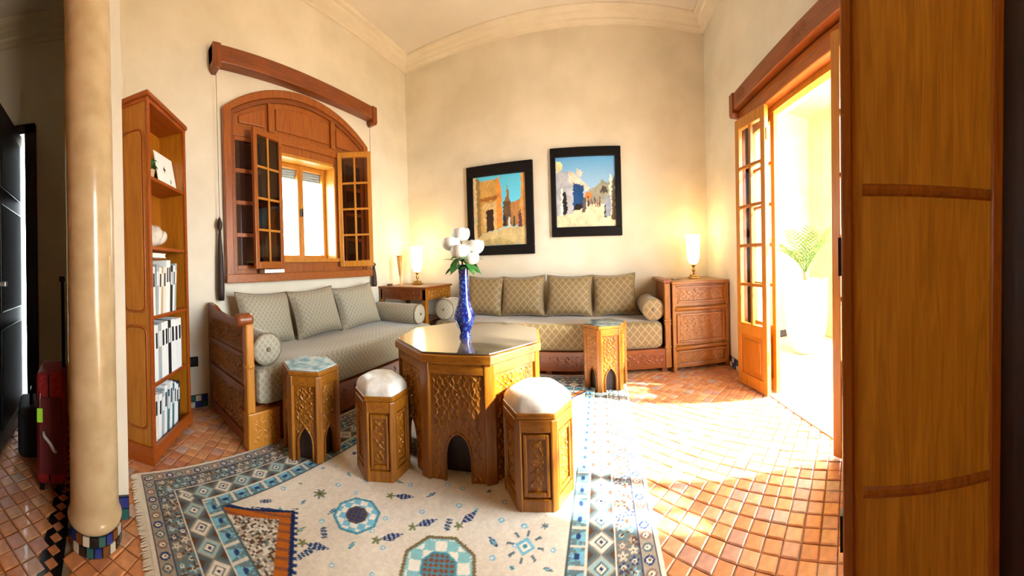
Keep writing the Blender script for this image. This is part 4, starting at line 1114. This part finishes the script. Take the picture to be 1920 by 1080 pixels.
for i in range(n):
    t = i/(n-1); ang = t*PI*5; rr = .058*t**1.1; prs.append((( .10 - .20*t) + .0, .018*math.cos(ang)*(1-t*.3), .018*math.sin(ang)*(1-t*.3)))
mb.tube(prs, [.006 + .050*(i/(n-1))**.9 if i < n-6 else .056*(1-(i-(n-6))/7) for i in range(n)], 16).build('shell_body', M_silk, shl, smooth=True)
gr = thing('dried_grass', (0,0,0), 0, 'thin dried grass stalks leaning beside the white shell', 'dried grass'); gr.matrix_world = BM @ T((-.19, .02, SH[3]))
for k in range(4): MB().tube([(.01*k,0,0),(.012*k+.005,0,.12),(.02*k+.03,-.01,.22+.02*k)], [.003,.003,.001], 5).build('stalk', M_cov['tan'], gr, smooth=True)

# ------------------------------------------------------------------ small things near the left wall
def tassel(y, z0, z1, r, label):
    g = thing('curtain_tassel', (XL+.05, y, z0), 0, label, 'tassel', 'dark curtain tassels'); h_ = z1-z0
    M_t2 = plain('dark_cord_%d' % int(y*100), (.025,.012,.009), .6)
    MB().lathe([(r*.85,0),(r,h_*.12),(r*.8,h_*.5),(r*.45,h_*.78),(r*.35,h_*.84)], 14).build('skirt', M_t2, g, smooth=True)
    MB().lathe([(r*.35,h_*.83),(r*.75,h_*.87),(r*.8,h_*.92),(r*.4,h_*.97),(r*.15,h_)], 14).build('knot', M_t2, g, smooth=True)
    MB().tube([(0,0,h_),(0,.0,2.84-z0)], .0022, 5).build('cord', M_t2, g)
    return g
tassel(.955, .86, 1.555, .030, 'long dark tassel hanging by the column side of the window')
tassel(2.815, .875, 1.16, .035, 'short dark tassel hanging by the corner table side of the window')
sk = thing('wall_socket', (XL, .715, .33), 0, 'black wall socket low beside the bookcase', 'socket')
MB().bx(0, .010, -.04, .04, 0, .08).build('plate', M_black, sk, bevel=.003); MB().lathe([(.02,0),(.02,.004)], 16, M=T((.010,0,.04)) @ Ry(PI/2)).build('outlet', M_blackmet, sk)
nb = thing('notepad', (XL+.10, 1.42, 1.077), 0, 'small white notepad lying on the window sill', 'notepad')
MB().bx(-.055, .045, -.10, .10, 0, .03).build('paper_block', M_paper, nb, bevel=.002)
MB().bx(-.055, .045, -.10, -.085, .03, .033).build('binding', M_cov['grey'], nb)

# ------------------------------------------------------------------ patterned rug
def rug_colors(X, Y):
    H_ = X.shape; C_ = np.zeros(H_ + (3,))
    L = lambda *c: np.array(lin(c))
    cream, beige, grey, slate, navy, teal, sky, brown, rust, oran, white, olive, black = (L(228,221,206), L(196,186,168), L(140,148,146), L(94,112,120), L(44,66,112), L(70,138,156), L(120,182,206), L(96,72,54), L(128,76,52), L(172,96,32), L(226,224,212), L(116,124,84), L(28,28,32))
    dx0, dx1, dy0, dy1 = X-RX0, RX1-X, Y-RY0, RY1-Y
    d = np.minimum(np.minimum(dx0, dx1), np.minimum(dy0, dy1))
    s = np.where((d == dx0) | (d == dx1), Y, X)
    n1 = smooth_noise(H_, 60, 11); n2 = smooth_noise(H_, 130, 12); n3 = smooth_noise(H_, 24, 13)
    C_[:] = cream*.92 + (beige-cream)*(.45*n3)[...,None]; sp = np.random.default_rng(9).random((H_[0]//2+1, H_[1]//2+1)).repeat(2,0).repeat(2,1)[:H_[0],:H_[1]]
    def put(m_, c): C_[m_] = c
    def motif_flower(cx, cy, r, ca, cb, cc, pet=8, M_=None):
        rx, ry = X-cx, Y-cy; rr = np.hypot(rx, ry)
        k = rr < r*1.3
        if not k.any(): return
        th = np.arctan2(ry, rx); pe = rr < r*(.72 + .28*np.cos(pet*th))
        put(pe, ca); put(rr < r*.55, cb); put(rr < r*.25, cc)
    # --- field
    fieldm = d > .35
    r_ = np.random.default_rng(5)
    pal = [navy, teal, sky, olive, slate, teal]
    spots = []
    for gx in np.arange(-1.33, -.2, .11):
        for gy in np.arange(.62, 2.6, .11):
            spots.append((gx + r_.uniform(-.03,.03), gy + r_.uniform(-.03,.03)))
    for cx, cy in spots:
        k = (0,1,1,3,3,2,4,0,3)[r_.integers(0, 9)]; c1 = pal[r_.integers(0, 6)]; c2 = pal[r_.integers(0, 6)]; an = r_.uniform(0, PI); sz = r_.uniform(.014,.026)
        u = (X-cx)*math.cos(an) + (Y-cy)*math.sin(an); v = -(X-cx)*math.sin(an) + (Y-cy)*math.cos(an)
        if k == 0:
            put(fieldm & (np.abs(u) < sz*1.5) & (np.abs(v) < .5*sz*(1-np.abs(u)/(1.5*sz))), c1); put(fieldm & (np.abs(u) < sz) & (np.abs(v) < .2*sz*(1-np.abs(u)/sz)), sky)
        elif k == 1:
            m_ = fieldm & (np.hypot(u, v) < sz*.7*(.75+.25*np.cos(6*np.arctan2(v,u)))); put(m_, c1)
        elif k == 2:
            m_ = fieldm & (np.abs(u) < sz*1.4) & (np.abs(v) < sz*.65) & (np.abs(np.sin(u*190)) > .45); put(m_, navy); put(fieldm & (np.abs(u) < sz*1.6) & (np.abs(v) < .003), slate)
        elif k == 3:
            m_ = fieldm & (np.hypot(u, v) < sz*.55); put(m_, sky); put(fieldm & (np.hypot(u, v) < sz*.25), white)
    # small stars
    def star(cx, cy, r):
        rx, ry = X-cx, Y-cy; a1 = np.abs(rx)+np.abs(ry)
        th = np.arctan2(ry, rx); rr = np.hypot(rx, ry)
        put(fieldm & (rr < r) & (rr > r*.62) & (np.abs(np.sin(4*th)) < .38), slate)
        put(fieldm & (a1 < r*.55), sky); put(fieldm & (a1 < r*.33), white); put(fieldm & (a1 < r*.18), teal)
    star(-.314, 1.164, .075); star(-1.15, 1.55, .07); star(-.35, 1.9, .075); star(-.62, 2.45, .07)
    # octagonal medallions
    def octa(cx, cy, r, edge, fill, inner, core, an=.4):
        rx = (X-cx)*math.cos(an)+(Y-cy)*math.sin(an); ry = -(X-cx)*math.sin(an)+(Y-cy)*math.cos(an)
        o8 = np.maximum(np.maximum(np.abs(rx), np.abs(ry)), (np.abs(rx)+np.abs(ry))*.7071)
        put(fieldm & (o8 < r), edge); put(fieldm & (o8 < r*.90), fill)
        ck = ((np.floor((rx+10)/(r*.33)) + np.floor((ry+10)/(r*.33))) % 2) == 0
        put(fieldm & (o8 < r*.86) & (o8 > r*.5) & ck, white)
        put(fieldm & (o8 < r*.48), inner); put(fieldm & (o8 < r*.42) & (np.abs(np.sin(rx*160)*np.sin(ry*160)) > .35), core)
    octa(-1.0, .985, .098, teal, sky, brown, navy); octa(-.585, .975, .135, L(120,104,72), L(132,190,196), teal, rust)
    octa(-1.12, 1.95, .10, teal, sky, brown, navy); octa(-.30, 1.55, .10, teal, sky, brown, navy); octa(-.72, 2.25, .12, L(120,104,72), L(132,190,196), teal, rust)
    for cx, cy, an in ((-.728,1.127,.9),(-.81,.99,.9),(-.576,1.231,1.2),(-.997,.76,.6),(-.90,1.2,.5)):
        u = (X-cx)*math.cos(an) + (Y-cy)*math.sin(an); v = -(X-cx)*math.sin(an) + (Y-cy)*math.cos(an)
        put(fieldm & (np.abs(u) < .05) & (np.abs(v) < .020*(1-np.abs(u)/.055)) & (np.abs(np.sin(u*170)) > .3), navy)
        put(fieldm & (np.hypot(u+.062, v) < .022*(.7+.3*np.cos(5*np.arctan2(v, u+.062)))), olive)
    motif_flower(-1.216, .953, .035, slate, olive, brown, 7)
    # corner spandrels
    for sx in (0, 1):
        for sy in (0, 1):
            xx = (X - (RX0+.35)) if sx == 0 else (RX1-.35 - X); yy = (Y - (RY0+.35)) if sy == 0 else (RY1-.35 - Y)
            e1 = np.minimum(.19 + .42*(xx-.19)*0 + 1.36*xx - .19 + .02, .30 - .62*(xx-.19)) 
            lim = np.where(xx < .19, 1.36*xx + .02, .28 - .74*(xx-.19))
            dist = (lim - yy)*.7
            reg = (xx > -.005) & (yy > -.005) & (dist > 0) & (xx < .60)
            put(reg, beige*.75); put(reg & (sp > .45), brown*.8); put(reg & (sp > .72), white*.8); put(reg & (sp > .92), slate)
            put(reg & (dist < .062), oran); put(reg & (dist < .062) & (np.abs(np.sin(55*(xx-yy))) > .86), rust)
            put(reg & (dist < .016), navy*.5); put((xx > 0) & (yy > -.005) & (dist <= 0) & (dist > -.012) & (xx < .6) & (np.sin(160*(xx-yy)) > 0), navy)
    # --- border bands
    def band(a, b_): return (d >= a) & (d < b_)
    put(band(0,.016), cream*.9); put(band(.016,.022), navy*.6)
    m_ = band(.022,.076); put(m_, beige*.62); t = np.mod(s/.052, 1)-.5; dd = (d-.049)/.026; rr = np.hypot(t*2, dd); alt = (np.floor(s/.052) % 3)
    put(m_ & (rr < .78), np.array(rust*.6 + grey*.4)); put(m_ & (rr < .78) & (alt == 0), navy); put(m_ & (rr < .78) & (alt == 1), slate); put(m_ & (rr < .42), cream); put(m_ & (rr < .2), brown)
    put(band(.076,.081), navy*.8)
    m_ = band(.081,.166); put(m_, grey*.62 + .0); 
    t1 = np.mod(s/.044,1)-.5; t2 = (d-.103)/.022; t3 = np.mod(s/.044+.5,1)-.5; t4 = (d-.144)/.022
    i1 = np.floor(s/.044) % 5; i2 = np.floor(s/.044+.5) % 5
    for tt, dd, ii in ((t1,t2,i1),(t3,t4,i2)):
        th = np.arctan2(dd, tt*2); rr = np.hypot(tt*2, dd); pe = m_ & (rr < .95*(.72+.28*np.cos(5*th)))
        for q, c in enumerate((navy, beige, rust*.5 + beige*.4, teal, sky)): put(pe & (ii == q), c)
        put(m_ & (rr < .42), white*.9); put(m_ & (rr < .2), brown)
    put(m_ & (sp > .80) & (n1 > .35), brown*.9)
    put(band(.166,.171), cream)
    m_ = band(.171,.277); put(m_, grey*.60); put(m_ & (sp > .7), slate); t = np.mod(s/.105,1)-.5; dd = (d-.224)/.053; a1 = np.abs(t*2)+np.abs(dd)
    put(m_ & (a1 < 1.0), beige*.75); put(m_ & (a1 < .86), white*.92); put(m_ & (a1 < .55), slate); put(m_ & (a1 < .38), cream); put(m_ & (a1 < .18), navy)
    alt = (np.floor(s/.105) % 2) == 0
    put(m_ & alt & (a1 < .86) & (a1 > .55), L(150,186,190)); put(m_ & (a1 > 1.25), slate*.8); put(m_ & (a1 > 1.55), brown*.9)
    put(band(.277,.283), cream*.9)
    m_ = band(.283,.345); put(m_, teal*.35 + grey*.4); put(m_ & (sp > .75), sky*.8); t = np.mod(s/.085,1)-.5; dd = (d-.314)/.031
    put(m_ & (np.abs(t*2) < .55*(1-dd)*.6), sky); put(m_ & (np.hypot(t*2, dd) < .35), navy); put(m_ & (np.abs(t*2) > .85), cream*.8)
    put(band(.345,.352), slate*.7)
    return np.clip(C_*(.90 + .10*n2[...,None] + .12*sp[...,None]), 0, 1)
M_rug = printed('rug_wool', .95, .18, 260, .05, .5)
rug = thing('rug', ((RX0+RX1)/2, (RY0+RY1)/2, 0), 0, 'large patterned rug with blue and brown bordered cream field under the table', 'rug')
nx, ny = 400, 580
X, Y = np.meshgrid(np.linspace(RX0, RX1, nx), np.linspace(RY0, RY1, ny))
Z = .0115 + .0006*np.sin(9*X + 3*Y)
P = np.stack([X-(RX0+RX1)/2, Y-(RY0+RY1)/2, Z], -1)
me = grid_mesh('pile', nx, ny, P); colored('p', me, rug_colors(X, Y).reshape(-1,3)); me.materials.append(M_rug)
me.polygons.foreach_set('use_smooth', [True]*len(me.polygons)); link('pile', me, rug)
hx, hy = (RX1-RX0)/2, (RY1-RY0)/2
MB().bx(-hx, hx, -hy, hy, .001, .0108).build('backing', plain('rug_backing', (.22,.18,.12), .95), rug)
fr = MB()
for sgn in (-1, 1):
    for k in range(420):
        x = -hx + 2*hx*(k+.5)/420 + random.uniform(-.001,.001); L = .036 + random.uniform(-.007,.007); w_ = .0022; dxx = random.uniform(-.006,.006)
        y0 = sgn*hy; y1 = sgn*(hy+L)
        fr.add([(x-w_,y0,.008),(x+w_,y0,.008),(x+w_*.8+dxx,y1,.003),(x-w_*.8+dxx,y1,.003),(x,y0,.012),(x+dxx,y1,.005)], [(0,4,5,3),(4,1,2,5)])
tag(fr.build('fringe', plain('cream_fringe', (.66,.62,.50), .9), rug), kind='stuff')
